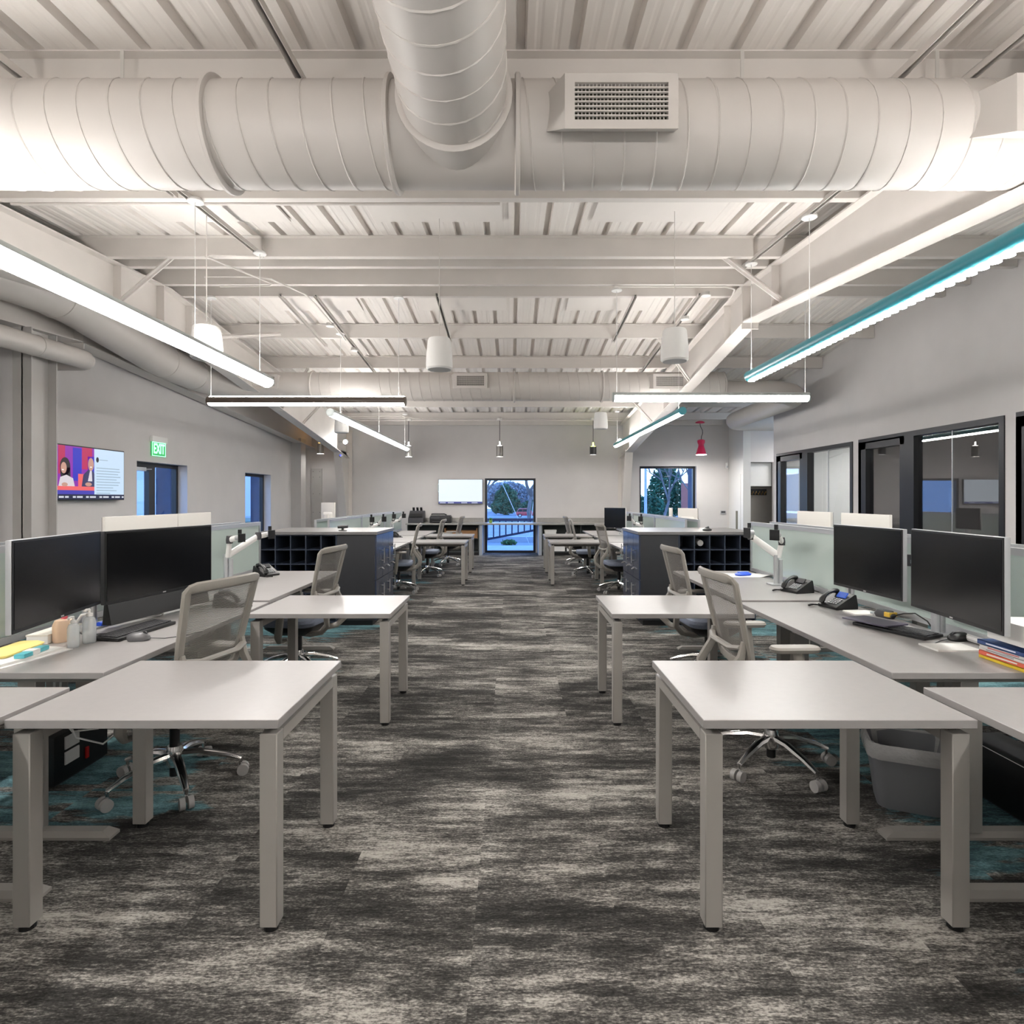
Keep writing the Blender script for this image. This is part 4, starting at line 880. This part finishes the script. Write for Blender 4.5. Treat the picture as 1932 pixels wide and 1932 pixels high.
# coat niche: white wall cabinet over a row of hooks
o = thing('wall_cabinet', 'white cabinet over the coat hooks in the corridor niche', 'cabinet', (6.375, 15.3, 1.79)); MB().box(-.3, .3, 0, .3, 0, .60).build('body', M_white, o); MB().box(-.298, .298, -.02, 0, .003, .597).build('door', M_white, o)
o = thing('hook_rail', 'dark rail with brass coat hooks below the white corridor cabinet', 'coat rack', (6.375, 15.58, 1.62)); MB().box(-.3, .3, -.01, .02, -.06, .10).build('board', M_black, o)
for k in range(7):
    x = -.25+.083*k; MB().tube([(x, -.01, .02), (x+.01, -.06, 0), (x+.014, -.07, .045)], .008, 8).tube([(x, -.01, 0), (x-.008, -.045, -.05), (x-.012, -.065, -.03)], .008, 8).build('hook', mat('brass', (.75, .48, .18), .25, metal=1), o, smooth=True)

# ---------------- desk telephones
def phone(label, x, y, yaw, lit=False, dz=0):
    o = thing('desk_phone', label, 'telephone', (x, y, TH+dz), math.radians(yaw), 'black desk telephones'); o.scale = (.82, .82, .82)
    MB().prism([(-.10, 0), (.10, 0), (.10, .03), (.085, .115), (.07, .12), (-.09, .03), (-.105, .02)], 'x', -.105, .105).build('base', M_black, o, bevel=.006)
    sl = math.atan2(.09, .16); Mx = Matrix.Rotation(sl, 3, 'X'); P = lambda x, t, h: Vector((x, -.09+t*math.cos(sl)-h*math.sin(sl), .03+t*math.sin(sl)+h*math.cos(sl)))
    b = MB()
    for i in range(4):
        for j in range(4): b.obox(P(-.015+.026*i, .025+.02*j, .004), (.018, .012, .006), Mx)
    b.build('keypad_buttons', mat('phone_buttons', (.30, .31, .32), .5), o)
    MB().obox(P(.025, .135, .012), (.09, .05, .012), Matrix.Rotation(sl+.35, 3, 'X')).build('display', emis('phone_screen', (.05, .12, .5), .9) if lit else M_black2, o)
    hs = [P(-.07, t, .045-.03*((t-.085)/.085)**2*1.0) for t in [-.005+.0225*i for i in range(9)]]
    MB().tube(hs, [.021, .024, .019, .016, .0155, .016, .019, .024, .021], 10, flat=(.85, 1.15)).build('handset', M_black, o, smooth=True)
    cd = [(-.09+.0*k, -.10, .015) for k in range(1)]
    n = 90; b = MB(); b.tube([(-.08-.03*math.sin(k/n*PI)+.006*math.cos(k*1.6), -.09-.12*k/n, .012+.006*math.sin(k*1.6)) for k in range(n)], .0028, 5); b.build('cord', M_black, o, smooth=True)
    return o
phone('black desk phone with a blue lit display in front of the monitor pair, glass-office side', 2.19, 3.99, -78, True)
phone('black desk phone with a curled cord beside the bare monitor arm, glass-office side', 2.20, 4.58, -72, False, .012)
phone('black desk phone at the far end of the third desk, exit-door side', -2.30, 5.55, 62, False, .012)
phone('black desk phone seen through the nearest chair back, exit-door side', -1.93, 4.06, 95)
phone('black desk phone on the fourth desk, exit-door side', -2.2, 8.75, 80)
phone('black desk phone on the fourth desk, glass-office side', 1.95, 9.35, -80)
phone('black desk phone on the fifth desk, exit-door side', -2.2, 11.2, 80)

# ---------------- keyboards, mice and desk clutter
def keyboard(label, x, y, yaw, z=TH, w_=.44, d_=.145, rx=.05):
    o = thing('keyboard', label, 'keyboard', (x, y, z), 0); o.rotation_euler = (rx, 0, math.radians(yaw))
    MB().box(-w_/2, w_/2, -d_/2, d_/2, .004, .02).build('case', M_black, o, bevel=.005)
    b = MB()
    for r_ in range(5):
        n = 20
        for i in range(n):
            if r_ == 0 and 4 < i < 10: continue
            x_ = -w_/2+.012+(w_-.024)*(i+.5)/n; y_ = -d_/2+.02+(d_-.035)*(r_+.5)/5; b.box(x_-.0085, x_+.0085, y_-.009, y_+.009, .02, .026)
        if r_ == 0:
            x0_ = -w_/2+.012+(w_-.024)*5.1/20; x1_ = -w_/2+.012+(w_-.024)*9.9/20; y_ = -d_/2+.02+(d_-.035)*.5/5; b.box(x0_, x1_, y_-.009, y_+.009, .02, .026)
    b.build('keys', M_black2, o); MB().box(-w_/2+.02, w_/2-.02, d_/2-.03, d_/2-.015, -.0, .006).build('feet', M_black, o)
    return o
keyboard('black keyboard in front of the silver-rimmed monitor, exit-door side', -2.06, 3.26, 84)
keyboard('black keyboard partly covered by a purple mat, glass-office side', 2.12, 3.28, -70, w_=.42)
tag(MB().loft([[(px, py, .0) for px, py in rrect(.2, .27, .015)], [(px, py, .006) for px, py in rrect(.2, .27, .015)]]).build('desk_mat', mat('purple_rubber', (.075, .065, .10), .45)), 'dark purple mat lying over the keyboard, glass-office side', 'mat')
o = bpy.data.objects['desk_mat']; o.location = (2.075, 3.40, TH+.0285); o.rotation_euler = (0, .02, math.radians(22))
def mouse(label, x, y, yaw, m):
    o = thing('computer_mouse', label, 'mouse', (x, y, TH), math.radians(yaw))
    MB().loft([[(px*s, py*s+oy, z) for px, py in rrect(.064, .11, .03, 4)] for s, z, oy in ((.9, 0, 0), (1, .008, 0), (.96, .022, .002), (.8, .034, .006), (.45, .041, .008))]).build('body', m, o, smooth=True)
    MB().cyl((-.005, -.03, .036), (.005, -.03, .036), .009, n=12).build('wheel', M_black2, o)
    MB().tube([(0, -.055, .01), (.01, -.12, .004), (.05, -.2, .004), (.10, -.22, .004), (.14, -.26, .004)], .002, 6).build('cord', M_black, o)
    return o
mouse('grey and black mouse beside the keyboard, exit-door side', -1.93, 3.07, 100, mat('mouse_grey', (.12, .12, .125), .3))
mouse('black mouse at the end of the keyboard, glass-office side', 2.31, 3.07, -80, M_black)
def bottle(label, x, y, m, h, r, pump=True):
    o = thing('pump_bottle', label, 'bottle', (x, y, TH))
    MB().lathe([(r*.9, 0), (r, .008), (r, h*.62), (r*.8, h*.74), (r*.4, h*.78), (r*.4, h*.82)], (0, 0, 0), 20).build('body', m, o, smooth=True)
    MB().lathe([(r*.5, h*.80), (r*.5, h*.88), (r*.2, h*.9), (r*.2, h)], (0, 0, 0), 14).build('cap', M_white, o, smooth=True)
    MB().tube([(0, 0, h*.99), (-.0, -.02, h*1.01), (0, -.035, h*.97)], .006, 8).build('spout', M_white, o, smooth=True)
    return o
M_clear = mat('clear_plastic', (.80, .86, .88), .06, alpha=.42, spec=.8)
bottle('clear pump bottle nearest the desk edge, exit-door side', -2.165, 2.93, M_clear, .15, .026)
bottle('taller clear pump bottle just behind the other, exit-door side', -2.15, 3.02, M_clear, .17, .03)
o = thing('lotion_bottle', 'peach lotion bottle with a pink cap beside the clear bottles', 'bottle', (-2.30, 3.05, TH))
MB().loft([[(px*s, py*s, z) for px, py in rrect(.10, .06, .022)] for s, z in ((.92, 0), (1, .01), (1, .085), (.8, .11), (.35, .118))]).build('body', mat('peach_plastic', (.66, .47, .33), .35), o, smooth=True)
MB().cyl((0, 0, .115), (0, 0, .14), .014, n=14).build('cap', mat('pink_cap', (.75, .12, .16), .4), o); MB().box(.012, .045, -.0335, -.031, .02, .095).build('label_patch', M_white, o); MB().box(.022, .036, -.0345, -.0335, .03, .06).build('barcode', M_black2, o)
setrot(o, 0, 0, math.radians(55))
o = thing('white_box', 'long low white carton behind the lotion bottle', 'box', (-2.40, 3.12, TH), math.radians(96)); MB().box(-.14, .14, -.05, .05, 0, .04).build('body', M_white, o, bevel=.002); MB().box(-.142, .142, -.052, .052, .04, .048).build('lid', mat('cream_card', (.74, .70, .63), .6), o)
o = thing('folder', 'white paper folder lying on the second desk, exit-door side', 'folder', (-2.29, 2.74, TH), math.radians(80)); MB().box(-.19, .17, -.13, .13, 0, .004).build('cover', M_white, o); MB().box(-.17, .15, -.11, .12, .004, .016).build('sheets', mat('paper', (.8, .79, .76), .7), o)
o = thing('envelope', 'yellow padded envelope on the white folder', 'envelope', (-2.335, 2.78, TH+.0165), math.radians(96)); MB().loft([[(px, py, z) for px, py in rrect(w_, d_, .02)] for w_, d_, z in ((.26, .10, 0), (.28, .115, .012), (.24, .09, .024))]).build('body', mat('yellow_paper', (.80, .66, .22), .6), o, smooth=True); MB().box(-.14, .14, .03, .056, .006, .014).build('flap', mat('yellow_paper', (.80, .66, .22), .6), o)
o = thing('marker_pack', 'teal-wrapped pack on the white folder', 'pack', (-2.215, 2.74, TH+.0165), math.radians(98)); MB().box(-.09, .09, -.022, .022, 0, .02).build('body', mat('teal_wrap', (.10, .45, .52), .3), o, bevel=.006); MB().box(-.03, .02, -.023, .023, .0, .0215).build('band', M_white, o)
o = thing('marker_pen', 'bright blue marker behind the keyboard, exit-door side', 'pen', (-2.335, 3.42, TH), math.radians(84)); M_blue = mat('blue_plastic', (.02, .10, .75), .35); MB().cyl((-.06, 0, .017), (.045, 0, .017), .017, n=16).build('barrel', M_blue, o, smooth=True); MB().cyl((.045, 0, .017), (.09, 0, .017), .0145, n=16).build('cap', mat('pale_blue_plastic', (.12, .3, .9), .35), o, smooth=True)
for lab, pts, m, r_ in (('white cable lying along the desk by the monitors, exit-door side', [(-2.4, 3.5, .755), (-2.3, 3.6, .752), (-2.2, 3.72, .752), (-2.28, 3.9, .752), (-2.35, 4.1, .752)], M_white, .006),
                        ('black cable trailing from the monitor to the keyboard, exit-door side', [(-2.38, 3.25, .78), (-2.33, 3.2, .753), (-2.27, 3.16, .75), (-2.17, 3.22, .75), (-2.13, 3.3, .755)], M_black, .003),
                        ('white looped plug cable behind the clear bottles', [(-2.38, 3.22, .78), (-2.32, 3.2, .85), (-2.27, 3.19, .86), (-2.25, 3.18, .82), (-2.26, 3.17, .757)], M_white, .007),
                        ('white ribbed cable sleeve below the glass screen, glass-office side', [(2.345, 3.12, .766), (2.345, 3.0, .764), (2.345, 2.6, .766)], M_white, .018),
                        ('black cable loop beside the tape dispenser', [(2.34, 3.62, .765), (2.31, 3.5, .80), (2.31, 3.4, .82), (2.33, 3.33, .79), (2.335, 3.29, .752)], M_black, .004)):
    tag(MB().tube(pts, r_, 8).build('cable', m, smooth=True), lab, 'cable')
o = thing('tape_dispenser', 'black and yellow hand tool beside the keyboard, glass-office side', 'tool', (2.30, 3.66, TH), math.radians(-75)); MB().loft([[(px, py, z) for px, py in rrect(w_, d_, .02)] for w_, d_, z in ((.11, .05, 0), (.13, .06, .02), (.1, .045, .045))]).build('body', M_black2, o, smooth=True); MB().box(.02, .058, -.032, .032, .012, .04).build('grip', mat('tool_yellow', (.75, .48, .06), .4), o, bevel=.005); MB().box(-.09, -.05, -.02, .02, .0, .02).build('tip', M_silver, o)
o = thing('white_box', 'white carton on top of the stacked books, glass-office side', 'box', (2.262, 2.53, .846), math.radians(-3)); MB().box(-.098, .098, -.16, .18, 0, .085).build('body', mat('white_card', (.80, .79, .77), .55), o); MB().box(-.102, .102, -.164, .184, .07, .092).build('lid', mat('white_card', (.80, .79, .77), .55), o); MB().box(-.099, -.098, -.1, -.03, .03, .05).build('print_patch', mat('grey_print', (.5, .5, .5), .6), o)
zz = TH
for k, (lab, col, th, w_, l_, band) in enumerate((('yellow book at the bottom of the stack', (.85, .60, .04), .014, .22, .30, None), ('coral red book above the yellow one', (.78, .16, .10), .020, .22, .29, (.9, .85, .8)), ('thin white book in the middle of the stack', (.8, .79, .77), .013, .21, .29, (.3, .3, .35)), ('grey-white book under the navy one', (.72, .72, .72), .014, .22, .29, (.6, .1, .1)), ('navy blue book with white spine lettering, topmost of the stack', (.03, .07, .22), .02, .22, .30, (.8, .82, .9)))):
    o = thing('book', lab, 'book', (2.27+.004*(k % 2), 2.60+.006*(k % 3), zz), math.radians((-2, 1, -3, 2, 0)[k]), 'books under the white carton')
    bm_ = mat('cover_%d' % k, col, .4)
    MB().box(-w_/2, w_/2, -l_/2, l_/2, 0, .002).box(-w_/2, w_/2, -l_/2, l_/2, th-.002, th).box(-w_/2, -w_/2+.003, -l_/2, l_/2, 0, th).build('cover', bm_, o)
    MB().box(-w_/2+.003, w_/2-.005, -l_/2+.004, l_/2-.004, .002, th-.002).build('pages', mat('paper', (.8, .79, .76), .7), o)
    if band: MB().box(-w_/2-.0006, -w_/2, -.06, .10, th*.35, th*.65).build('spine_mark', mat('spine_%d' % k, band, .5), o)
    zz += th+.0005
tag(MB().box(2.04, 2.25, 2.84, 2.98, TH, TH+.008).build('notepad', mat('paper', (.8, .79, .76), .7)), 'pale notepad between the keyboard and the books', 'notepad')
tag(MB().box(2.15, 2.33, 3.72, 3.86, TH, TH+.008).build('notepad', mat('paper', (.8, .79, .76), .7)), 'white notepad in front of the blue-lit phone', 'notepad')
b = MB(); b.grid(lambda u, v: (2.02+.34*u, 5.42+.28*v, TH+.0135+.02*max(0, u-.75)*4*(1-v)), 10, 6); o = tag(b.build('paper_sheet', mat('paper', (.8, .79, .76), .7), smooth=True), 'curled white sheet of paper on the third desk, glass-office side', 'paper'); o.rotation_euler = (0, 0, 0)
o = thing('tape_roll', 'blue blob-like wrapped item on the curled paper', 'packet', (2.16, 5.55, TH+.016), math.radians(20)); MB().loft([[(px, py, z) for px, py in rrect(w_, d_, .03)] for w_, d_, z in ((.14, .08, 0), (.16, .09, .012), (.1, .05, .03))]).build('body', M_blue, o, smooth=True); MB().box(-.05, .05, -.02, .02, .028, .032).build('tab', mat('pale_blue_plastic', (.12, .3, .9), .35), o)

# ---------------- bin and computers under the desks
o = thing('waste_bin', 'grey plastic waste bin with a white liner under the aisle table, glass-office side', 'bin', (1.92, 2.88, 0), math.radians(-24))
def br(w_, d_, z, r=.05, wob=0):
    P_ = rrect(w_, d_, r, 6); z *= .80; return [(x*(1+wob*math.sin(7*i)), y*(1+wob*math.cos(5*i+1)), z+wob*.35*math.sin(3.3*i)) for i, (x, y) in enumerate(P_)]
M_bin = mat('grey_bin_plastic', (.18, .185, .20), .45); M_bag = mat('translucent_liner', (.62, .62, .615), .25, alpha=.62, spec=.8, bump=1.0, nscale=22)
MB().loft([br(.27, .20, .0), br(.275, .205, .01), br(.345, .265, .365), br(.355, .275, .37), br(.355, .275, .385), br(.335, .255, .385), br(.26, .19, .02)]).build('body', M_bin, o, smooth=True)
MB().loft([br(.37, .29, .305, .06, .012), br(.378, .297, .335, .06, .02), br(.372, .292, .37, .06, .012), br(.362, .282, .394, .06, .01), br(.335, .255, .39, .05, .012), br(.32, .24, .30, .05, .03), br(.29, .21, .14, .05, .03), br(.24, .17, .03, .04, .02)], cap=False).build('liner', M_bag, o, smooth=True)
for lab, x, y, w_, d_, h_ in (('black computer tower on the carpet behind the desk leg, glass-office side', 2.42, 2.86, .2, .42, .27), ('black computer tower with white front panels under the second desk, exit-door side', -2.42, 3.22, .18, .40, .26)):
    o = thing('computer_tower', lab, 'computer', (x, y, 0)); MB().box(-w_/2, w_/2, -d_/2, d_/2, .01, h_).build('case', M_black, o, bevel=.004)
    if x < 0:
        for z in (.09, .17): MB().box(w_/2, w_/2+.006, -.13, -.03, z, z+.065).build('front_panel', M_white, o)
        MB().box(w_/2, w_/2+.008, .02, .04, .06, .12).build('switch', mat('red_switch', (.45, .01, .01), .4), o)
    else: MB().box(-w_/2-.001, w_/2+.001, -d_/2-.001, d_/2, h_-.012, h_-.008).build('edge_strip', M_white, o)
    MB().box(-w_/2+.01, w_/2-.01, -d_/2+.02, d_/2-.02, 0, .01).build('feet', M_black2, o)
for lab, pts in (('white cable looping down under the second desk, exit-door side', [(-2.2, 2.9, .66), (-2.25, 2.95, .45), (-2.2, 3.0, .27), (-2.08, 3.02, .23), (-2.0, 3.04, .30), (-2.04, 3.05, .45), (-2.12, 3.05, .66)]),
                 ('second white cable looping under the second desk, exit-door side', [(-2.25, 2.92, .66), (-2.3, 2.98, .42), (-2.22, 3.0, .3), (-2.12, 3.04, .30), (-2.1, 3.05, .42), (-2.16, 3.07, .66)]),
                 ('white cable hanging beside the desk leg, glass-office side', [(2.34, 2.44, .70), (2.32, 2.50, .45), (2.36, 2.55, .35), (2.45, 2.6, .31)])):
    tag(MB().tube(pts, .005, 8).build('cable', M_white, smooth=True), lab, 'cable')

# ================================================================ OUTSIDE
M_asph = mat('damp_asphalt', (.19, .20, .215), .6, noise=.15, nscale=.6)
M_conc = mat('pale_concrete', (.45, .47, .5), .7, noise=.08, nscale=3)
M_lawn = mat('winter_lawn', (.10, .15, .10), .9, noise=.3, nscale=2)
struct(MB().prism([(16.4, -.2), (16.4, -.12), (22, -.15), (60, -1.0), (118, -2.3), (220, -2.4), (220, -3), (16.4, -3)], 'x', -60, 80).build('ground', M_asph))
struct(MB().box(-60, -5.9, -20, 16.4, -.4, -.15).build('ground_yard', M_asph))
struct(MB().prism([(60, -.99), (60, -.9), (104, -1.92), (104, -2.0)], 'x', -60, 80).build('lawn', M_lawn))
struct(MB().box(-4, 4, 16.4, 18.6, -.11, .0).build('path', M_conc))
o = thing('ramp_railing', 'dark metal railing with a sloping lower rail outside the far door', 'railing', (0, 19.3, 0))
M_rail = mat('dark_blue_railing', (.012, .022, .06), .4)
MB().bar((-2.5, 0, .78), (2.5, 0, .78), .05, .09).build('top_rail', M_rail, o); MB().bar((-2.5, 0, -.18+.0), (2.5, 0, .78-.0), .05, .07).build('sloping_rail', M_rail, o)
for k in range(24):
    x = -2.4+.2*k; zb = -.18+.96*(x+2.5)/5
    if zb < .74: MB().bar((x, 0, zb), (x, 0, .78), .042, .03, (0, 1, 0)).build('baluster', M_rail, o)
MB().bar((-2.5, 0, -.15), (-2.5, 0, .8), .06, .06, (0, 1, 0)).build('post', M_rail, o)
struct(MB().box(-8, 8, 22, 22.3, -.3, .05).build('kerb', M_conc))
def blobs(name, label, cat, x, y, z, rx, ry, rz_, n, m, trunk=True, group=None, leaf=.4, seed=1, cone=0):
    o = thing(name, label, cat, (x, y, z), 0, group); rr = random.Random(seed); b = MB()
    for k in range(n):
        while True:
            p = Vector((rr.uniform(-1, 1), rr.uniform(-1, 1), rr.uniform(-1, 1)))
            if .45 < p.length < 1: break
        if cone: s = 1-cone*(p.z+1)/2; p.x *= s; p.y *= s
        c = Vector((p.x*rx, p.y*ry, p.z*rz_+rz_*1.08)); a = Vector((rr.gauss(0, 1), rr.gauss(0, 1), rr.gauss(0, 1))).normalized()*leaf*rr.uniform(.6, 1.4)
        d = a.cross(Vector((rr.gauss(0, 1), rr.gauss(0, 1), rr.gauss(0, 1)))).normalized()*leaf*rr.uniform(.4, .9)
        b.quad(c-a, c+d*.7, c+a, c-d*.7)
    b.build('foliage', m, o)
    if trunk: MB().tube([(0, 0, -.1), (0, 0, rz_*1.1)], [rx*.09, rx*.05], 10).build('trunk', M_bark, o)
    return o
M_bark = mat('grey_bark', (.16, .14, .13), .9, noise=.3, nscale=3)
M_ever = mat('dark_evergreen', (.035, .12, .06), .85, noise=.35, nscale=.5)
M_haze = mat('haze_tinted_twigs', (.27, .29, .31), .9, noise=.25, nscale=.4)  # pale grey-blue puts distance haze into the twig colour
def bare_tree(label, x, y, z, h, seed, depth=6, lean=.0, thick=1.0):
    o = thing('bare_tree', label, 'tree', (x, y, z), 0, 'bare winter trees outside'); rr = random.Random(seed); tr, tw = MB(), MB()
    def grow(p, d, l, r, k):
        q = p+d*l; mid = (p+q)/2+Vector((rr.gauss(0, .06), rr.gauss(0, .06), 0))*l
        (tr if k > 3 else tw).tube([p, mid, q], [r, r*.85, r*.7], 6 if k > 3 else 4, cap=False)
        if k == 0: return
        for _ in range(3 if k > 2 else 2):
            nd = (d+Vector((rr.gauss(0, .48), rr.gauss(0, .48), rr.gauss(.12, .25)))).normalized(); grow(q, nd, l*rr.uniform(.62, .85), r*.66, k-1)
    grow(Vector((0, 0, -.3)), Vector((lean, 0, 1)).normalized(), h*.26, h*.0135*thick, depth)
    tr.build('trunk', M_bark, o, smooth=True); tw.build('twigs', M_bark, o); return o
def conifer(label, x, y, z, parts, n, seed):
    # irregular crown from several leafy masses on one trunk
    o = thing('evergreen_tree', label, 'tree', (x, y, z)); rr = random.Random(seed); b = MB()
    for (cx, cz, rx, rz_) in parts:
        for k in range(int(n*rx*rz_)):
            while True:
                p = Vector((rr.uniform(-1, 1), rr.uniform(-1, 1), rr.uniform(-1, 1)))
                if .3 < p.length < 1: break
            c = Vector((cx+p.x*rx, p.y*rx*.8, cz+p.z*rz_)); a_ = Vector((rr.gauss(0, 1), rr.gauss(0, 1), rr.gauss(0, .5))).normalized()*.30*rr.uniform(.5, 1.4)
            d = a_.cross(Vector((rr.gauss(0, 1), rr.gauss(0, 1), rr.gauss(0, 1)))).normalized()*.24; b.quad(c-a_, c+d*.7, c+a_, c-d*.7)
    b.build('foliage', M_ever, o); MB().tube([(0, 0, -.1), (0, 0, parts[0][1])], [.35, .2], 10).build('trunk', M_bark, o); return o
conifer('broad dark green evergreen seen through the far door', -1.4, 135, -2.5, [(0, 2.4, 2.6, 2.2), (-1.0, 4.2, 1.6, 1.9), (.9, 4.6, 1.7, 1.7), (-.1, 6.0, 1.2, 1.3), (2.0, 2.6, 1.4, 1.8), (-2.2, 2.0, 1.2, 1.5)], 420, 3)
conifer('lower evergreen behind the red car', 4.6, 141, -2.5, [(0, 1.9, 2.2, 1.8), (1.6, 2.2, 1.6, 1.9), (-1.5, 1.6, 1.3, 1.4)], 380, 4)
for k, (x, y, rx, rz_) in enumerate(((-14, 152, 8, 3.6), (-1.5, 166, 7, 4.2), (9, 152, 5, 3.5), (22, 155, 8, 4))):
    o = blobs('thicket', 'hazy grey-blue winter thicket beyond the road', 'shrubs', x, y, -2.5, rx, 4, rz_, 7000, M_haze, False, 'winter thickets beyond the road', .45, 10+k)
bare_tree('bare tree in front of the red car seen through the far door', 1.75, 57, -1.0, 11.5, 5, 6, .03, 1.6)
bare_tree('bare tree at the edge of the far door view', -3.3, 60, -1.0, 11, 8, 6, .08, 1.3)
bare_tree('leaning bare tree seen through the far corner window', 11.6, 45, -.9, 9.5, 12, 6, .12)
bare_tree('second bare tree seen through the far corner window', 17.2, 55, -1.0, 11, 21, 6, -.1)
blobs('evergreen_tree', 'dark evergreen in the far corner window', 'tree', 16.6, 64, -1.2, 2.5, 2, 3.2, 3000, M_ever, seed=7, leaf=.25, cone=.4)
blobs('evergreen_tree', 'low dark shrub at the foot of the far corner window', 'shrub', 13.0, 57, -1.0, 2.0, 1.6, 1.3, 2000, M_ever, False, seed=9, leaf=.22)
blobs('flowering_tuft', 'small green tuft beside the path outside the far door', 'plant', -.1, 20.6, -.15, .28, .2, .09, 260, mat('tuft_green', (.08, .2, .06), .8), False, seed=11, leaf=.06)
for x, y, h_, lab in ((12.6, 60, 11, 'pale utility pole seen through the far corner window'), (9.9, 44, 6.5, 'slim pale lamp post seen through the far corner window')):
    o = thing('utility_pole', lab, 'pole', (x, y, -1)); MB().cyl((0, 0, 0), (0, 0, h_), .12, .08, n=10).build('pole', M_conc, o); MB().bar((-.9, 0, h_-.8), (.9, 0, h_-.8), .08, .1).build('cross_arm', M_conc, o)
for x0, z0_, x1, z1_, y, lab in ((-.95, 3.35, .62, .85, 21, 'pale taut wire slanting across the far door view'), (1.05, 3.2, .62, .6, 23, 'second pale wire slanting the other way across the far door view')):
    tag(MB().cyl((x0*1.0, y, z0_), (x1, y, z1_-1.0), .012, n=6).build('guy_wire', M_white), lab, 'wire')
struct(MB().box(17.2, 18.6, 60, 60.4, -1, 3.0).build('wall_brick', mat('red_brick', (.40, .13, .10), .85, noise=.3, nscale=20)))
struct(MB().box(5.30, 5.7, 16.5, 17.9, -.2, 3.2).build('pillar', mat('deep_blue_pier', (.035, .05, .09), .8, noise=.2, nscale=10)))
# red estate car across the road
o = thing('car', 'red estate car parked across the road beyond the far door', 'car', (3.0, 117, -2.28))
M_red = mat('red_car_paint', (.42, .015, .03), .25, coat=.5)
sidep = [(-2.3, .35), (-2.33, .7), (-2.25, 1.0), (-2.05, 1.08), (-1.75, 1.68), (-1.4, 1.76), (.35, 1.74), (.95, 1.12), (2.05, 1.0), (2.3, .75), (2.3, .35)]
MB().prism(sidep, 'y', -.85, .85).build('body', M_red, o, bevel=.06)
MB().prism([(-1.95, 1.12), (-1.68, 1.6), (-.95, 1.64), (-.95, 1.12)], 'y', -.87, -.86).prism([(-.87, 1.12), (-.87, 1.64), (.28, 1.62), (.78, 1.12)], 'y', -.87, -.86).build('side_glass', M_black, o)
for x in (-1.45, 1.45):
    wh = MB().cyl((x, -.9, .36), (x, -.66, .36), .36, n=24).build('wheel', M_black, o, smooth=True); MB().cyl((x, -.91, .36), (x, -.9, .36), .2, n=16).build('hubcap', M_silver, wh)
MB().bar((-1.5, -.7, 1.82), (.2, -.7, 1.80), .05, .05).build('roof_rail', M_black, o)
# yard beyond the exit door
o = thing('stair_railing', 'white handrail outside the exit door', 'railing', (-7.4, 10.6, -.15))
for k in range(3): MB().bar((-.1*k, -.8+.7*k, 0), (-.1*k, -.8+.7*k, 1.1), .05, .05, (0, 1, 0)).build('post', M_white, o)
MB().bar((.02, -1.0, 1.1), (-.22, .8, 1.1), .05, .05).build('top_rail', M_white, o); MB().bar((.02, -1.0, .6), (-.22, .8, .6), .04, .04).build('mid_rail', M_white, o)
struct(MB().box(-7.2, -6.98, 16.35, 16.75, -.2, 3.0).build('pillar', mat('deep_blue_pier', (.035, .05, .09), .8, noise=.2, nscale=10)))
struct(MB().box(-7.2, -6.9, 12.0, 12.3, -.2, 3.0).build('pillar', mat('deep_blue_pier', (.035, .05, .09), .8, noise=.2, nscale=10)))
struct(MB().box(-26, -25, 2, 90, -.2, 4.6).build('wall_neighbour', mat('white_neighbour_wall', (.6, .62, .65), .8, noise=.05)))
blobs('evergreen_tree', 'dark tree beyond the exit door', 'tree', -20, 26, -.2, 3, 3, 3.2, 2500, M_ever, seed=31, leaf=.3)
